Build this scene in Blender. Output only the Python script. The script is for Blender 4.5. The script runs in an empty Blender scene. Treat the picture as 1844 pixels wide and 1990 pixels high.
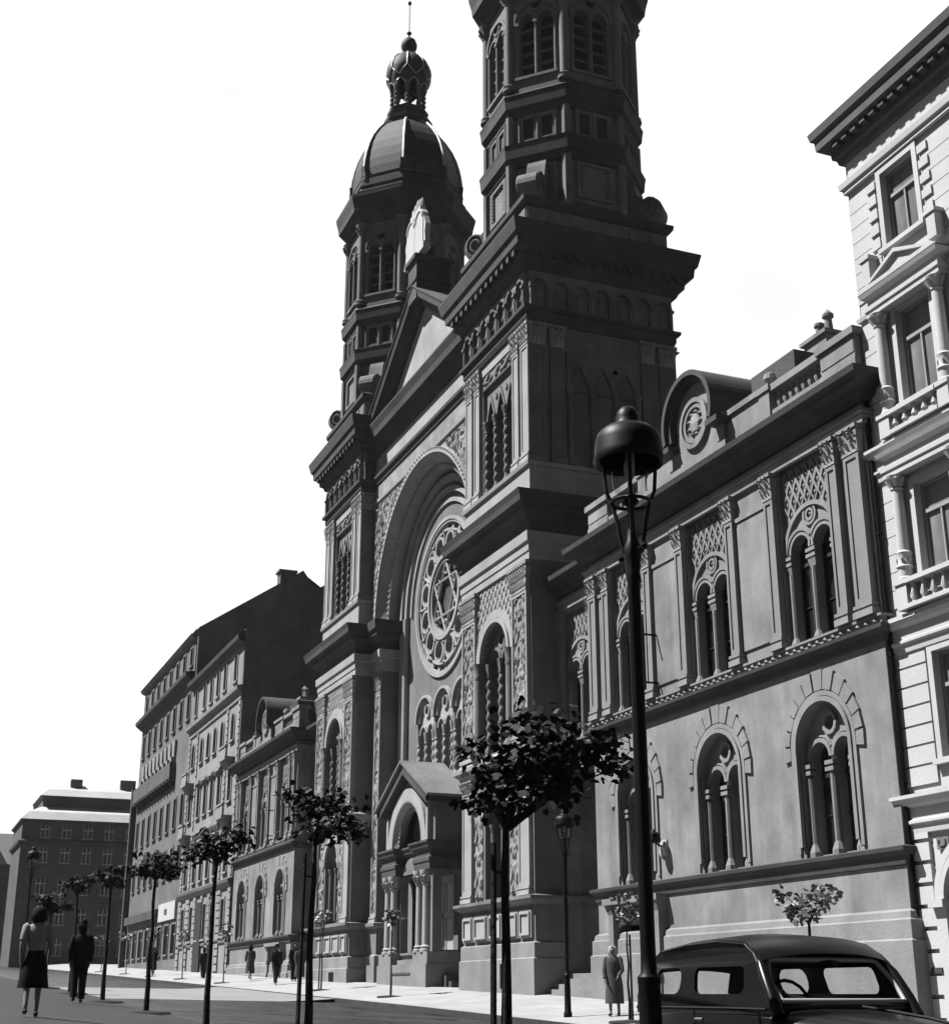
import bpy, bmesh, math, random
from mathutils import Vector, Matrix
from mathutils.geometry import tessellate_polygon
random.seed(7)
S = bpy.context.scene
C = S.collection
PI = math.pi
sin, cos = math.sin, math.cos

# ------------------------------------------------------------------ helpers
def M_at(loc=(0, 0, 0), rz=0.0, sc=(1, 1, 1)):
    return Matrix.Translation(loc) @ Matrix.Rotation(rz, 4, 'Z') @ Matrix.Diagonal((*sc, 1))

class MB:
    """collects shapes; becomes one mesh object"""
    def __init__(s):
        s.v, s.f, s.m = [], [], []
        s.M = None
    def add(s, vs, fs, mi=0):
        o = len(s.v)
        if s.M is not None:
            vs = [s.M @ Vector(p) for p in vs]
        s.v += [tuple(p) for p in vs]
        for f in fs:
            s.f.append(tuple(i + o for i in f)); s.m.append(mi)
        return s
    def box(s, x0, x1, y0, y1, z0, z1, mi=0):
        vs = [(x0, y0, z0), (x1, y0, z0), (x1, y1, z0), (x0, y1, z0), (x0, y0, z1), (x1, y0, z1), (x1, y1, z1), (x0, y1, z1)]
        return s.add(vs, [(3, 2, 1, 0), (4, 5, 6, 7), (0, 1, 5, 4), (1, 2, 6, 5), (2, 3, 7, 6), (3, 0, 4, 7)], mi)
    def taper(s, x0, x1, y0, y1, z0, z1, fx, fy, mi=0):
        """box whose top is wider: fx on both x sides, fy on the front"""
        vs = [(x0, y0, z0), (x1, y0, z0), (x1, y1, z0), (x0, y1, z0), (x0 - fx, y0 - fy, z1), (x1 + fx, y0 - fy, z1), (x1 + fx, y1, z1), (x0 - fx, y1, z1)]
        return s.add(vs, [(3, 2, 1, 0), (4, 5, 6, 7), (0, 1, 5, 4), (1, 2, 6, 5), (2, 3, 7, 6), (3, 0, 4, 7)], mi)
    def plate(s, outer, holes, y0, y1, mi=0, edges=True, back=False, himi=None):
        """x-z polygon with holes, front at y0, hole and rim walls back to y1"""
        loops = [list(outer)] + [list(h) for h in holes]
        pts = [p for l in loops for p in l]
        tris = tessellate_polygon([[Vector((p[0], p[1], 0)) for p in l] for l in loops])
        n = len(pts)
        vs = [(p[0], y0, p[1]) for p in pts] + [(p[0], y1, p[1]) for p in pts]
        fs = []
        for t in tris:
            a, b, c = (pts[i] for i in t)
            ar = (b[0] - a[0]) * (c[1] - a[1]) - (c[0] - a[0]) * (b[1] - a[1])
            t = tuple(t) if ar > 0 else tuple(reversed(t))
            fs.append(t)
            if back: fs.append(tuple(i + n for i in reversed(t)))
        s.add(vs, fs, mi)
        vs2, k = [], 0
        for li, l in enumerate(loops):
            m = len(l)
            if li > 0 or edges:
                ed = []
                for i in range(m):
                    j = (i + 1) % m
                    ed.append((k + i, k + j, n + k + j, n + k + i))
                s.add(vs, ed, mi if (li == 0 or himi is None) else himi)
            k += m
        return s
    def ring(s, xc, zc, r0, r1, y0, y1, a0=0.0, a1=PI, n=20, mi=0, sz=1.0):
        """arch ring in x-z (r0 inner, r1 outer), front y0, back y1"""
        vs, fs = [], []
        full = abs(a1 - a0 - 2 * PI) < 1e-6
        for i in range(n + 1):
            a = a0 + (a1 - a0) * i / n
            c, d = cos(a), sin(a) * sz
            for r, y in ((r0, y0), (r1, y0), (r1, y1), (r0, y1)):
                vs.append((xc + r * c, y, zc + r * d))
        for i in range(n):
            p, q = 4 * i, 4 * i + 4
            for k in range(4):
                l = (k + 1) % 4
                fs.append((p + k, p + l, q + l, q + k))
        if not full:
            fs.append((3, 2, 1, 0)); e = 4 * n; fs.append((e, e + 1, e + 2, e + 3))
        return s.add(vs, fs, mi)
    def cone_ring(s, xc, zc, r0, y0, r1, y1, a0=0.0, a1=PI, n=28, mi=0):
        """splayed arch band from (r0,y0) to (r1,y1)"""
        vs, fs = [], []
        for i in range(n + 1):
            a = a0 + (a1 - a0) * i / n
            vs.append((xc + r0 * cos(a), y0, zc + r0 * sin(a))); vs.append((xc + r1 * cos(a), y1, zc + r1 * sin(a)))
        for i in range(n):
            fs.append((2 * i, 2 * i + 1, 2 * i + 3, 2 * i + 2))
        return s.add(vs, fs, mi)
    def sweep(s, path, prof, closed=False, mi=0):
        """profile (projection, z) swept along a plan path; outward is the right-hand side"""
        n = len(path); rows = []
        for i in range(n):
            def nrm(a, b):
                dx, dy = b[0] - a[0], b[1] - a[1]; l = math.hypot(dx, dy); return (dy / l, -dx / l)
            if closed or 0 < i < n - 1:
                n1 = nrm(path[i - 1], path[i]); n2 = nrm(path[i], path[(i + 1) % n])
                k = 1 + n1[0] * n2[0] + n1[1] * n2[1]
                o = ((n1[0] + n2[0]) / k, (n1[1] + n2[1]) / k)
            elif i == 0: o = nrm(path[0], path[1])
            else: o = nrm(path[-2], path[-1])
            rows.append([(path[i][0] + o[0] * p, path[i][1] + o[1] * p, z) for p, z in prof])
        m = len(prof); vs = [p for r in rows for p in r]; fs = []
        for i in range(n if closed else n - 1):
            j = (i + 1) % n
            for k in range(m - 1):
                fs.append((i * m + k, j * m + k, j * m + k + 1, i * m + k + 1))
        if not closed:
            fs.append(tuple(range(m))); fs.append(tuple(range((n - 1) * m, n * m))[::-1])
        return s.add(vs, fs, mi)
    def lathe(s, x, y, prof, n=16, mi=0, ph=0.0, sx=1.0, sy=1.0, cap=True):
        vs, fs = [], []
        for r, z in prof:
            for k in range(n):
                a = 2 * PI * k / n + ph
                vs.append((x + r * cos(a) * sx, y + r * sin(a) * sy, z))
        for i in range(len(prof) - 1):
            for k in range(n):
                l = (k + 1) % n
                fs.append((i * n + k, i * n + l, (i + 1) * n + l, (i + 1) * n + k))
        if cap:
            fs.append(tuple(range(n))[::-1]); e = (len(prof) - 1) * n; fs.append(tuple(range(e, e + n)))
        return s.add(vs, fs, mi)
    def twist(s, x, y, z0, z1, r, turns=None, n=10, mi=0, amp=0.22):
        rows = max(8, int((z1 - z0) / 0.06)); tw = turns if turns else (z1 - z0) / 0.42
        vs, fs = [], []
        for i in range(rows + 1):
            t = i / rows
            for k in range(n):
                a = 2 * PI * k / n
                rr = r * (1 + amp * cos(a - 2 * PI * tw * t))
                vs.append((x + rr * cos(a), y + rr * sin(a), z0 + (z1 - z0) * t))
        for i in range(rows):
            for k in range(n):
                l = (k + 1) % n
                fs.append((i * n + k, i * n + l, (i + 1) * n + l, (i + 1) * n + k))
        return s.add(vs, fs, mi)
    def tube(s, pts, rad, n=8, mi=0, cap=True):
        pts = [Vector(p) for p in pts]
        if not hasattr(rad, '__len__'): rad = [rad] * len(pts)
        vs, fs = [], []
        ref = Vector((0.31, 0.93, 0.17))
        for i, p in enumerate(pts):
            d = (pts[min(i + 1, len(pts) - 1)] - pts[max(i - 1, 0)]).normalized()
            u = d.cross(ref)
            if u.length < 1e-3: u = d.cross(Vector((1, 0, 0)))
            u.normalize(); w = d.cross(u)
            for k in range(n):
                a = 2 * PI * k / n
                vs.append(p + (u * cos(a) + w * sin(a)) * rad[i])
        for i in range(len(pts) - 1):
            for k in range(n):
                l = (k + 1) % n
                fs.append((i * n + k, i * n + l, (i + 1) * n + l, (i + 1) * n + k))
        if cap:
            fs.append(tuple(range(n))[::-1]); e = (len(pts) - 1) * n; fs.append(tuple(range(e, e + n)))
        return s.add(vs, fs, mi)
    def relief(s, x0, x1, z0, z1, y, d=0.07, cell=0.07, style=0, mi=0):
        """carved arabesque panel: a real height field, y front, relief d deep"""
        nx = max(6, int((x1 - x0) / cell)); nz = max(6, int((z1 - z0) / cell))
        w = x1 - x0; vs, fs = [], []
        for j in range(nz + 1):
            for i in range(nx + 1):
                u = i / nx; x = x0 + w * u; z = z0 + (z1 - z0) * j / nz
                c = abs(x - (x0 + x1) / 2); ed = min(u, 1 - u, j / nz * (z1 - z0) / w, (1 - j / nz) * (z1 - z0) / w)
                if style == 0:      # scrolling stem with leaves
                    q = z * 5.2
                    h = sin(q + 3.2 * sin(c * 7)) * cos(c * 9 - sin(q * .5) * 1.6) + .45 * sin(q * 2.3 + c * 16)
                elif style == 1:    # scale / diaper
                    h = cos(x * 2 * PI / .42) * cos((z + (x * .0)) * 2 * PI / .5) + .4 * cos(x * 4 * PI / .42)
                else:               # horizontal running scroll
                    h = sin(x * 5.5 + 2.2 * sin(z * 6)) * cos(z * 8 + .8 * sin(x * 2.7)) + .4 * sin(x * 12 - z * 6)
                t = max(0.0, min(1.0, (h + .35) / .9)); t = t * t * (3 - 2 * t)
                if ed < .03: t = 0
                vs.append((x, y - d * t, z))
        for j in range(nz):
            for i in range(nx):
                a = j * (nx + 1) + i
                fs.append((a, a + 1, a + nx + 2, a + nx + 1))
        return s.add(vs, fs, mi)

def arch(xc, w, z0, zs, n=14, sz=1.0):
    """outline of an arched opening, half-width w, sill z0, springing zs"""
    return [(xc - w, z0), (xc + w, z0)] + [(xc + w * cos(PI * i / n), zs + w * sz * sin(PI * i / n)) for i in range(n + 1)]
def ogee(xc, w, z0, zs, h, n=6):
    r = []
    for i in range(n + 1):
        t = i / n
        x = w * (1 - t) ** (0.75 if t < .5 else .85) if t < 1 else 0
        z = zs + h * (.62 * sin(t * PI / 2) + .38 * t ** 3)
        r.append((x, z))
    return [(xc - w, z0), (xc + w, z0)] + [(xc + x, z) for x, z in r] + [(xc - x, z) for x, z in reversed(r[:-1])]
def rect(x0, x1, z0, z1): return [(x0, z0), (x1, z0), (x1, z1), (x0, z1)]
def circ(xc, zc, r, n=16, ph=0.0, sx=1.0): return [(xc + r * sx * cos(2 * PI * i / n + ph), zc + r * sin(2 * PI * i / n + ph)) for i in range(n)]

def mesh_from(name, mb, mats, smooth=None):
    me = bpy.data.meshes.new(name)
    me.from_pydata(mb.v, [], mb.f)
    for m in mats: me.materials.append(m)
    if len(mats) > 1: me.polygons.foreach_set('material_index', mb.m)
    if smooth:
        me.polygons.foreach_set('use_smooth', [True] * len(me.polygons))
        me.set_sharp_from_angle(angle=math.radians(smooth))
    me.update()
    return me
def link(name, data, parent=None, loc=(0, 0, 0), rz=0.0):
    o = bpy.data.objects.new(name, data); C.objects.link(o)
    if parent is not None: o.parent = parent
    o.location = loc; o.rotation_euler = (0, 0, rz)
    return o
SPLIT = {'modillion', 'quoin', 'blank_panel', 'dado_panel', 'window_quoin', 'iron_rod', 'door_surround', 'wall_ornament', 'bracket', 'attic_parapet', 'porch_step', 'door_panel', 'jamb_shaft', 'petal_rib'}
def pieces(mb):
    """split a builder into its separate solids (touching ones stay together)"""
    p = list(range(len(mb.v)))
    def find(a):
        while p[a] != a: p[a] = p[p[a]]; a = p[a]
        return a
    for f in mb.f:
        r = find(f[0])
        for i in f[1:]: p[find(i)] = r
    isl = {}
    for k, f in enumerate(mb.f): isl.setdefault(find(f[0]), []).append(k)
    L_ = []
    for fs in isl.values():
        ix = {i for k in fs for i in mb.f[k]}
        L_.append([fs, [min(mb.v[i][c] for i in ix) - .012 for c in range(3)], [max(mb.v[i][c] for i in ix) + .012 for c in range(3)]])
    ch = True
    while ch:
        ch = False; out = []
        for e in L_:
            for o in out:
                if all(e[1][c] <= o[2][c] and o[1][c] <= e[2][c] for c in range(3)):
                    o[0] += e[0]; o[1] = [min(a, b) for a, b in zip(o[1], e[1])]; o[2] = [max(a, b) for a, b in zip(o[2], e[2])]; ch = True; break
            else: out.append(e)
        L_ = out
    res = []
    for fs, _, _ in L_:
        m = MB(); ix = {}
        for k in fs:
            for i in mb.f[k]:
                if i not in ix: ix[i] = len(m.v); m.v.append(mb.v[i])
            m.f.append(tuple(ix[i] for i in mb.f[k])); m.m.append(mb.m[k])
        res.append(m)
    return res
def obj(name, mb, mats, parent=None, loc=(0, 0, 0), rz=0.0, smooth=None):
    if name in SPLIT:
        for m in pieces(mb): o = link(name, mesh_from(name, m, mats if isinstance(mats, (list, tuple)) else [mats], smooth), parent, loc, rz)
        return o
    if not isinstance(mats, (list, tuple)): mats = [mats]
    return link(name, mesh_from(name, mb, mats, smooth), parent, loc, rz)
def tag(o, label=None, cat=None, group=None, kind=None):
    if label: o['label'] = label
    if cat: o['category'] = cat
    if group: o['group'] = group
    if kind: o['kind'] = kind
    return o
def thing(name, label, cat, loc=(0, 0, 0), rz=0.0, group=None):
    o = link(name, None, None, loc, rz); o.empty_display_size = .3
    return tag(o, label, cat, group)
def children_map():
    d = {}
    for o in C.objects:
        if o.parent: d.setdefault(o.parent, []).append(o)
    return d
def copy_tree(o, parent=None, cm=None):
    cm = cm or children_map()
    c = o.copy(); C.objects.link(c); c.parent = parent
    for ch in cm.get(o, []): copy_tree(ch, c, cm)
    return c
def neg(p): return (-p[0], -p[1], -p[2])

# ------------------------------------------------------------------ materials (a black and white world: neutral greys)
ALBEDO_SCALE = .40                                  # darkens every base colour, weakening bounced fill against direct sun
def stone(name, base, var=.25, scale=.6, bump=.3, rough=.88, streak=.3, fine=14.0, spec=.3):
    base *= ALBEDO_SCALE
    m = bpy.data.materials.new(name); m.use_nodes = True
    nt = m.node_tree; N = nt.nodes; L = nt.links; b = N['Principled BSDF']
    b.inputs['Roughness'].default_value = rough
    b.inputs['Specular IOR Level'].default_value = spec
    tc = N.new('ShaderNodeTexCoord')
    n1 = N.new('ShaderNodeTexNoise'); n1.inputs['Scale'].default_value = scale; n1.inputs['Detail'].default_value = 8; n1.inputs['Roughness'].default_value = .62
    L.new(tc.outputs['Object'], n1.inputs['Vector'])
    mp = N.new('ShaderNodeMapping'); mp.inputs['Scale'].default_value = (1.7, 1.7, .12)
    L.new(tc.outputs['Object'], mp.inputs['Vector'])
    n2 = N.new('ShaderNodeTexNoise'); n2.inputs['Scale'].default_value = 1.3; n2.inputs['Detail'].default_value = 5
    L.new(mp.outputs['Vector'], n2.inputs['Vector'])
    mix = N.new('ShaderNodeMix'); mix.data_type = 'FLOAT'; mix.inputs[0].default_value = streak
    L.new(n1.outputs['Fac'], mix.inputs[2]); L.new(n2.outputs['Fac'], mix.inputs[3])
    r = N.new('ShaderNodeMapRange'); r.inputs[1].default_value = .3; r.inputs[2].default_value = .7
    r.inputs[3].default_value = base * (1 - var); r.inputs[4].default_value = base * (1 + var)
    L.new(mix.outputs[0], r.inputs[0])
    n5 = N.new('ShaderNodeTexNoise'); n5.inputs['Scale'].default_value = .33; n5.inputs['Detail'].default_value = 4; n5.inputs['Roughness'].default_value = .7
    L.new(tc.outputs['Object'], n5.inputs['Vector'])
    r5 = N.new('ShaderNodeMapRange'); r5.inputs[1].default_value = .38; r5.inputs[2].default_value = .62; r5.inputs[3].default_value = 1 - .55 * var; r5.inputs[4].default_value = 1 + .4 * var
    L.new(n5.outputs['Fac'], r5.inputs[0])
    m5 = N.new('ShaderNodeMath'); m5.operation = 'MULTIPLY'; L.new(r.outputs[0], m5.inputs[0]); L.new(r5.outputs[0], m5.inputs[1])
    L.new(m5.outputs[0], b.inputs['Base Color'])
    if bump:
        n3 = N.new('ShaderNodeTexNoise'); n3.inputs['Scale'].default_value = fine; n3.inputs['Detail'].default_value = 6
        L.new(tc.outputs['Object'], n3.inputs['Vector'])
        bp = N.new('ShaderNodeBump'); bp.inputs['Strength'].default_value = bump; bp.inputs['Distance'].default_value = .03
        L.new(n3.outputs['Fac'], bp.inputs['Height']); L.new(bp.outputs['Normal'], b.inputs['Normal'])
    return m
def plain(name, col, rough=.6, metal=0.0, spec=.5, coat=0.0):
    col *= ALBEDO_SCALE
    m = bpy.data.materials.new(name); m.use_nodes = True
    nt = m.node_tree; b = nt.nodes['Principled BSDF']
    b.inputs['Roughness'].default_value = rough; b.inputs['Metallic'].default_value = metal
    b.inputs['Specular IOR Level'].default_value = spec; b.inputs['Coat Weight'].default_value = coat
    n = nt.nodes.new('ShaderNodeTexNoise'); n.inputs['Scale'].default_value = 6; n.inputs['Detail'].default_value = 4
    tc = nt.nodes.new('ShaderNodeTexCoord'); nt.links.new(tc.outputs['Object'], n.inputs['Vector'])
    r = nt.nodes.new('ShaderNodeMapRange'); r.inputs[3].default_value = col * .85; r.inputs[4].default_value = col * 1.15
    nt.links.new(n.outputs['Fac'], r.inputs[0]); nt.links.new(r.outputs[0], b.inputs['Base Color'])
    return m
def clear_glass(name, tint=.9, gloss=.08):
    m = bpy.data.materials.new(name); m.use_nodes = True
    nt = m.node_tree; N = nt.nodes; N.remove(N['Principled BSDF'])
    t = N.new('ShaderNodeBsdfTransparent'); t.inputs[0].default_value = (tint, tint, tint, 1)
    g = N.new('ShaderNodeBsdfGlossy'); g.inputs['Roughness'].default_value = .03
    f = N.new('ShaderNodeFresnel'); f.inputs[0].default_value = 1.4
    a = N.new('ShaderNodeMath'); a.operation = 'ADD'; a.operation = 'MULTIPLY'; a.inputs[1].default_value = .15 + gloss * 4
    x = N.new('ShaderNodeMixShader')
    nt.links.new(f.outputs[0], a.inputs[0]); nt.links.new(a.outputs[0], x.inputs[0]); nt.links.new(t.outputs[0], x.inputs[1]); nt.links.new(g.outputs[0], x.inputs[2])
    nt.links.new(x.outputs[0], N['Material Output'].inputs[0])
    return m

ST = stone('church_stone', .27, .3)  # set darker to deepen the shaded tower sides
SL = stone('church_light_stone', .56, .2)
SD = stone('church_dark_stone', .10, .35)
CV = stone('carved_stone', .44, .35, 1.5, .5)
PLI = stone('plinth_stone', .37, .22, .8, .4)
WL = stone('wing_plaster', .37, .36, .8, .25, streak=.45)
WT = stone('wing_trim', .38, .22, .9)
WH = stone('white_plaster', .82, .09, .7, .2, streak=.4)
WD = stone('grey_render', .24, .25, .5)
WB = stone('house_stucco', .44, .22, .7)
FW = stone('firewall_render', .24, .35, .5, .4)
BRK = stone('dark_brickwork', .15, .3, .8, .5)  # distance haze on the far blocks is put into this lighter tone
ROOFD = stone('dark_roofing', .085, .35, 1.2, .4, .6)
ROOFM = stone('sheet_metal_roof', .30, .25, 1.4, .15, .55)
ROOFL = stone('pale_sheet_roof', .85, .12, .5, .1, .6)
COP = stone('dome_sheet_metal', .075, .55, 2.2, .35, .7, spec=.2)
GILT = plain('gilded_rib', .75, .45, .0)
LOUV = plain('louvre_boards', .035, .8)
GLS = plain('dark_glass', .012, .12, 0, .5)
GLG = stone('grey_glass', .16, .3, 2.0, .1, .3)
GLW = plain('window_glass', .035, .06, 0, .9)
WDK = stone('dark_cornice', .14, .3, 1.0)  # roof cornice of the white house, far darker than its walls
CURT = stone('curtain_reflection_glass', .34, .5, 1.6, 0, .12, .8, 14, .8)  # pale curtains, with the reflected sky put into the same grey
WOOD = stone('dark_wood', .03, .3, 3)
CREAM = stone('painted_joinery', .5, .1, 3)
IRON = plain('black_iron', .005, .5, 0, .12)
DOORL = stone('pale_door', .62, .08, 2)
ASPH = stone('asphalt', .016, .42, .35, .3, .42, 0, 30, .5)
STRIP = stone('pale_macadam', .36, .15, .5, .2, .85, 0)
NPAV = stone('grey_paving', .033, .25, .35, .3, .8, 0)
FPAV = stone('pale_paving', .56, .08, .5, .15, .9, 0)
KERB = stone('kerb_granite', .06, .3, 2.0, .3, .8, 0)
SOIL = stone('soil', .03, .4, 3, .5, 1, 0)
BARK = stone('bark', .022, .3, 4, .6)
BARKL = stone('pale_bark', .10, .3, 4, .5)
LEAF = plain('leaf_dark', .018, .7, 0, .2)  # near trees: backlit darkness put into the leaf colour
LEAFL = plain('leaf_pale', .22, .5, 0, .4)  # far trees: sunlit paleness put into the leaf colour

def slabs(m, base, w, h, gap, dark):
    nt = m.node_tree; N = nt.nodes; L = nt.links; b = N['Principled BSDF']
    src = b.inputs['Base Color'].links[0].from_socket
    tc = N.new('ShaderNodeTexCoord'); br = N.new('ShaderNodeTexBrick'); L.new(tc.outputs['Object'], br.inputs['Vector'])
    br.inputs['Scale'].default_value = 1; br.inputs['Brick Width'].default_value = w; br.inputs['Row Height'].default_value = h; br.inputs['Mortar Size'].default_value = gap; br.inputs['Mortar Smooth'].default_value = .3
    br.inputs['Color1'].default_value = (1, 1, 1, 1); br.inputs['Color2'].default_value = (.86, .86, .86, 1); br.inputs['Mortar'].default_value = (dark, dark, dark, 1)
    mu = N.new('ShaderNodeMix'); mu.data_type = 'RGBA'; mu.blend_type = 'MULTIPLY'; mu.inputs[0].default_value = 1
    L.new(src, mu.inputs[6]); L.new(br.outputs['Color'], mu.inputs[7]); L.new(mu.outputs[2], b.inputs['Base Color'])
def patchy_gloss(m, lo, hi, sc):
    nt = m.node_tree; N = nt.nodes; L = nt.links; b = N['Principled BSDF']
    tc = N.new('ShaderNodeTexCoord'); n = N.new('ShaderNodeTexNoise'); n.inputs['Scale'].default_value = sc; n.inputs['Detail'].default_value = 6; L.new(tc.outputs['Object'], n.inputs['Vector'])
    r = N.new('ShaderNodeMapRange'); r.inputs[1].default_value = .35; r.inputs[2].default_value = .65; r.inputs[3].default_value = lo; r.inputs[4].default_value = hi
    L.new(n.outputs['Fac'], r.inputs[0]); L.new(r.outputs[0], b.inputs['Roughness'])
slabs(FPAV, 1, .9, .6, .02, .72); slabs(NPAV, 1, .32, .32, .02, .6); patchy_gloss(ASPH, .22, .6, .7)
# ------------------------------------------------------------------ ground
def z0(x):
    return -1.3 - .0285 * x if x > -46 else .011 + .025 * (-46 - x)
YK0, YK1 = 5.7, 16.4
def ground_z(x, y):
    if y <= YK0 + .15: return z0(x) + .08 * min(3.5, max(0, 5.5 - y))
    if y < YK1: return z0(x) - .12 - .42 * (y - YK0) / (YK1 - YK0)
    return z0(x) - .40 * max(0, (21.0 - y) / (21.0 - YK1))
XS = [-340, -300, -260, -230] + list(range(-200, 44, 4))
def sheet(name, ys, mat, dz=0.0, xs=XS, zf=ground_z, kind='structure'):
    mb = MB(); vs = []; fs = []
    for x in xs:
        for y in ys: vs.append((x, y, zf(x, y) + dz))
    n = len(ys)
    for i in range(len(xs) - 1):
        for j in range(n - 1):
            a = i * n + j; fs.append((a, a + n, a + n + 1, a + 1))
    mb.add(vs, fs); return tag(obj(name, mb, mat), kind=kind)
sheet('road', [YK0 + .152, 8, 10.5, 13, YK1 - .003], ASPH)
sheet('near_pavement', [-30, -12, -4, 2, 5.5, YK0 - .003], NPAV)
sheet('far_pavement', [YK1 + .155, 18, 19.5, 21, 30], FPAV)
def kerb(name, y0, y1, face, xs, road_side):
    mb = MB()
    for a, b in zip(xs[:-1], xs[1:]):
        za, zb = ground_z(a, y0 if road_side > 0 else y1 + .01), ground_z(b, y0 if road_side > 0 else y1 + .01)
        a += .012
        vs = [(a, y0, za - .3), (b, y0, zb - .3), (b, y1, zb - .3), (a, y1, za - .3), (a, y0, za + .004), (b, y0, zb + .004), (b, y1, zb + .004), (a, y1, za + .004)]
        mb.add(vs, [(3, 2, 1, 0), (4, 5, 6, 7), (0, 1, 5, 4), (1, 2, 6, 5), (2, 3, 7, 6), (3, 0, 4, 7)])
    return tag(obj(name, mb, KERB), kind='structure')
KX = [-300 + 10 * i for i in range(10)] + [-200 + 2.0 * i for i in range(115)]
kerb('near_kerb', YK0, YK0 + .15, 0, KX, 1)
kerb('far_kerb', YK1, YK1 + .15, 0, KX, -1)
# pale macadam band that crosses the road towards the left wing
mb = MB(); vs = []; fs = []; NB = 8
for j in range(NB + 1):
    t = j / NB; y = 5.86 + (YK1 - .006 - 5.86) * t
    xa = -46 - 9 * t; xb = -62 - 14 * t
    up = 0 if t < .8 else (t - .8) / .2 * .13
    for i in range(7):
        x = xa + (xb - xa) * i / 6
        vs.append((x, y, ground_z(x, y) + .004 + up))
for j in range(NB):
    for i in range(6):
        a = j * 7 + i; fs.append((a, a + 7, a + 8, a + 1))
mb.add(vs, fs); tag(obj('road_crossing_strip', mb, STRIP), kind='structure')
mb = MB(); mb.add([(-700, -500, -9), (300, -500, -14), (300, 600, -14), (-700, 600, -9)], [(0, 1, 2, 3)])
tag(obj('ground', mb, NPAV), kind='structure')

# ------------------------------------------------------------------ building pieces
def frame_panel(mb, x0, x1, z0_, z1_, y, w=.06, d=.05, mi=0):
    mb.box(x0, x0 + w, y - d, y, z0_, z1_, mi); mb.box(x1 - w, x1, y - d, y, z0_, z1_, mi)
    mb.box(x0 + w, x1 - w, y - d, y, z0_, z0_ + w, mi); mb.box(x0 + w, x1 - w, y - d, y, z1_ - w, z1_, mi)
def capital_mb(w, h, d, seed=0):
    """leafy capital, centred on x=0, z from 0 to h, wall at y=0, front at -d"""
    mb = MB(); rnd = random.Random(seed)
    mb.box(-w / 2 - .02, w / 2 + .02, -d - .02, 0, 0, h * .08)
    mb.taper(-w / 2, w / 2, -d, 0, h * .08, h * .82, w * .1, d * .35)
    mb.box(-w * .64, w * .64, -d * 1.55, 0, h * .86, h)
    nl = max(3, int(w / .16))
    for row, (zb, zt) in enumerate(((.1, .42), (.4, .72), (.62, .86))):
        k = nl - (row % 2)
        for i in range(k):
            x = -w / 2 + w * (i + .5) / k
            f = 1 + .12 * row
            a = w / k * .36
            z1, z2 = h * zb, h * zt
            y1 = -d - .01 - .02 * row; y2 = y1 - .05 - d * .18
            mb.add([(x * f - a * .6, y1, z1), (x * f + a * .6, y1, z1), (x * f + a, y2, (z1 + z2) / 2), (x * f - a, y2, (z1 + z2) / 2), (x * f + a * .5, y2 - .05, z2), (x * f - a * .5, y2 - .05, z2), (x * f, y2 - .09, z2 - h * .06)],
                   [(0, 1, 2, 3), (3, 2, 4, 5), (5, 4, 6)])
    return mb
_cap = {}
def capital(parent, x, y, z, w, h, d, off, mat, rz=0.0, name='capital'):
    key = (round(w, 2), round(h, 2), round(d, 2), mat.name)
    if key not in _cap: _cap[key] = mesh_from(name, capital_mb(w, h, d, len(_cap)), [mat])
    return link(name, _cap[key], parent, (x - off[0], y - off[1], z - off[2]), rz)
_pil = {}
def pilaster(parent, x, y, zb, zt, w, d, off, mat, base=.38, caph=.0, capmat=None, inset=True, rz=0.0, carve=False, group=None):
    """pilaster on wall plane y (front at y-d): base, panelled shaft, leafy capital as its child"""
    key = (round(zt - zb, 2), round(w, 2), round(d, 2), mat.name, base, inset, carve)
    h = zt - zb
    if key not in _pil:
        mb = MB()
        if base:
            mb.box(-w / 2 - .07, w / 2 + .07, -d - .07, 0, 0, base * .42)
            mb.box(-w / 2 - .03, w / 2 + .03, -d - .03, 0, base * .42, base * .6)
            mb.box(-w / 2 - .055, w / 2 + .055, -d - .055, 0, base * .6, base * .82)
        if inset:
            r = min(.1, w * .2)
            mb.plate(rect(-w / 2, w / 2, base * .82, h), [rect(-w / 2 + r, w / 2 - r, base + .1, h - .12)], -d, 0)
            if carve: mb.relief(-w / 2 + r, w / 2 - r, base + .1, h - .12, -d + .065, .075, .075, 0, 1)
            else: mb.box(-w / 2 + r - .01, w / 2 - r + .01, -d + .035, -.001, base + .09, h - .11)
        else:
            mb.box(-w / 2, w / 2, -d, 0, base * .82, h)
        _pil[key] = mesh_from('pilaster', mb, [mat, CV])
    o = link('pilaster', _pil[key], parent, (x - off[0], y - off[1], zb - off[2]), rz)
    if caph: capital(o, 0, 0, h, w, caph, d, (0, 0, 0), capmat or CV)
    return o

# ================================================================== SYNAGOGUE
BX = -59.9                                 # centre line of the facade
YT, YC, YR = 20.72, 21.5, 22.7             # tower front, centre wall, back of the great arch
HW = 3.35                                  # half width of a tower
church = thing('synagogue', 'grey twin towered synagogue with a rose window and gabled porch', 'synagogue', (BX, 21.0, .3))
CO = tuple(church.location)
TOWX = (-70.7, -49.02)

def CP(name, mb, mats, smooth=None): return obj(name, mb, mats, church, neg(CO), 0, smooth)

def octo(r, ph=PI / 8): return [(r * cos(ph + k * PI / 4), r * sin(ph + k * PI / 4)) for k in range(8)]

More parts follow.
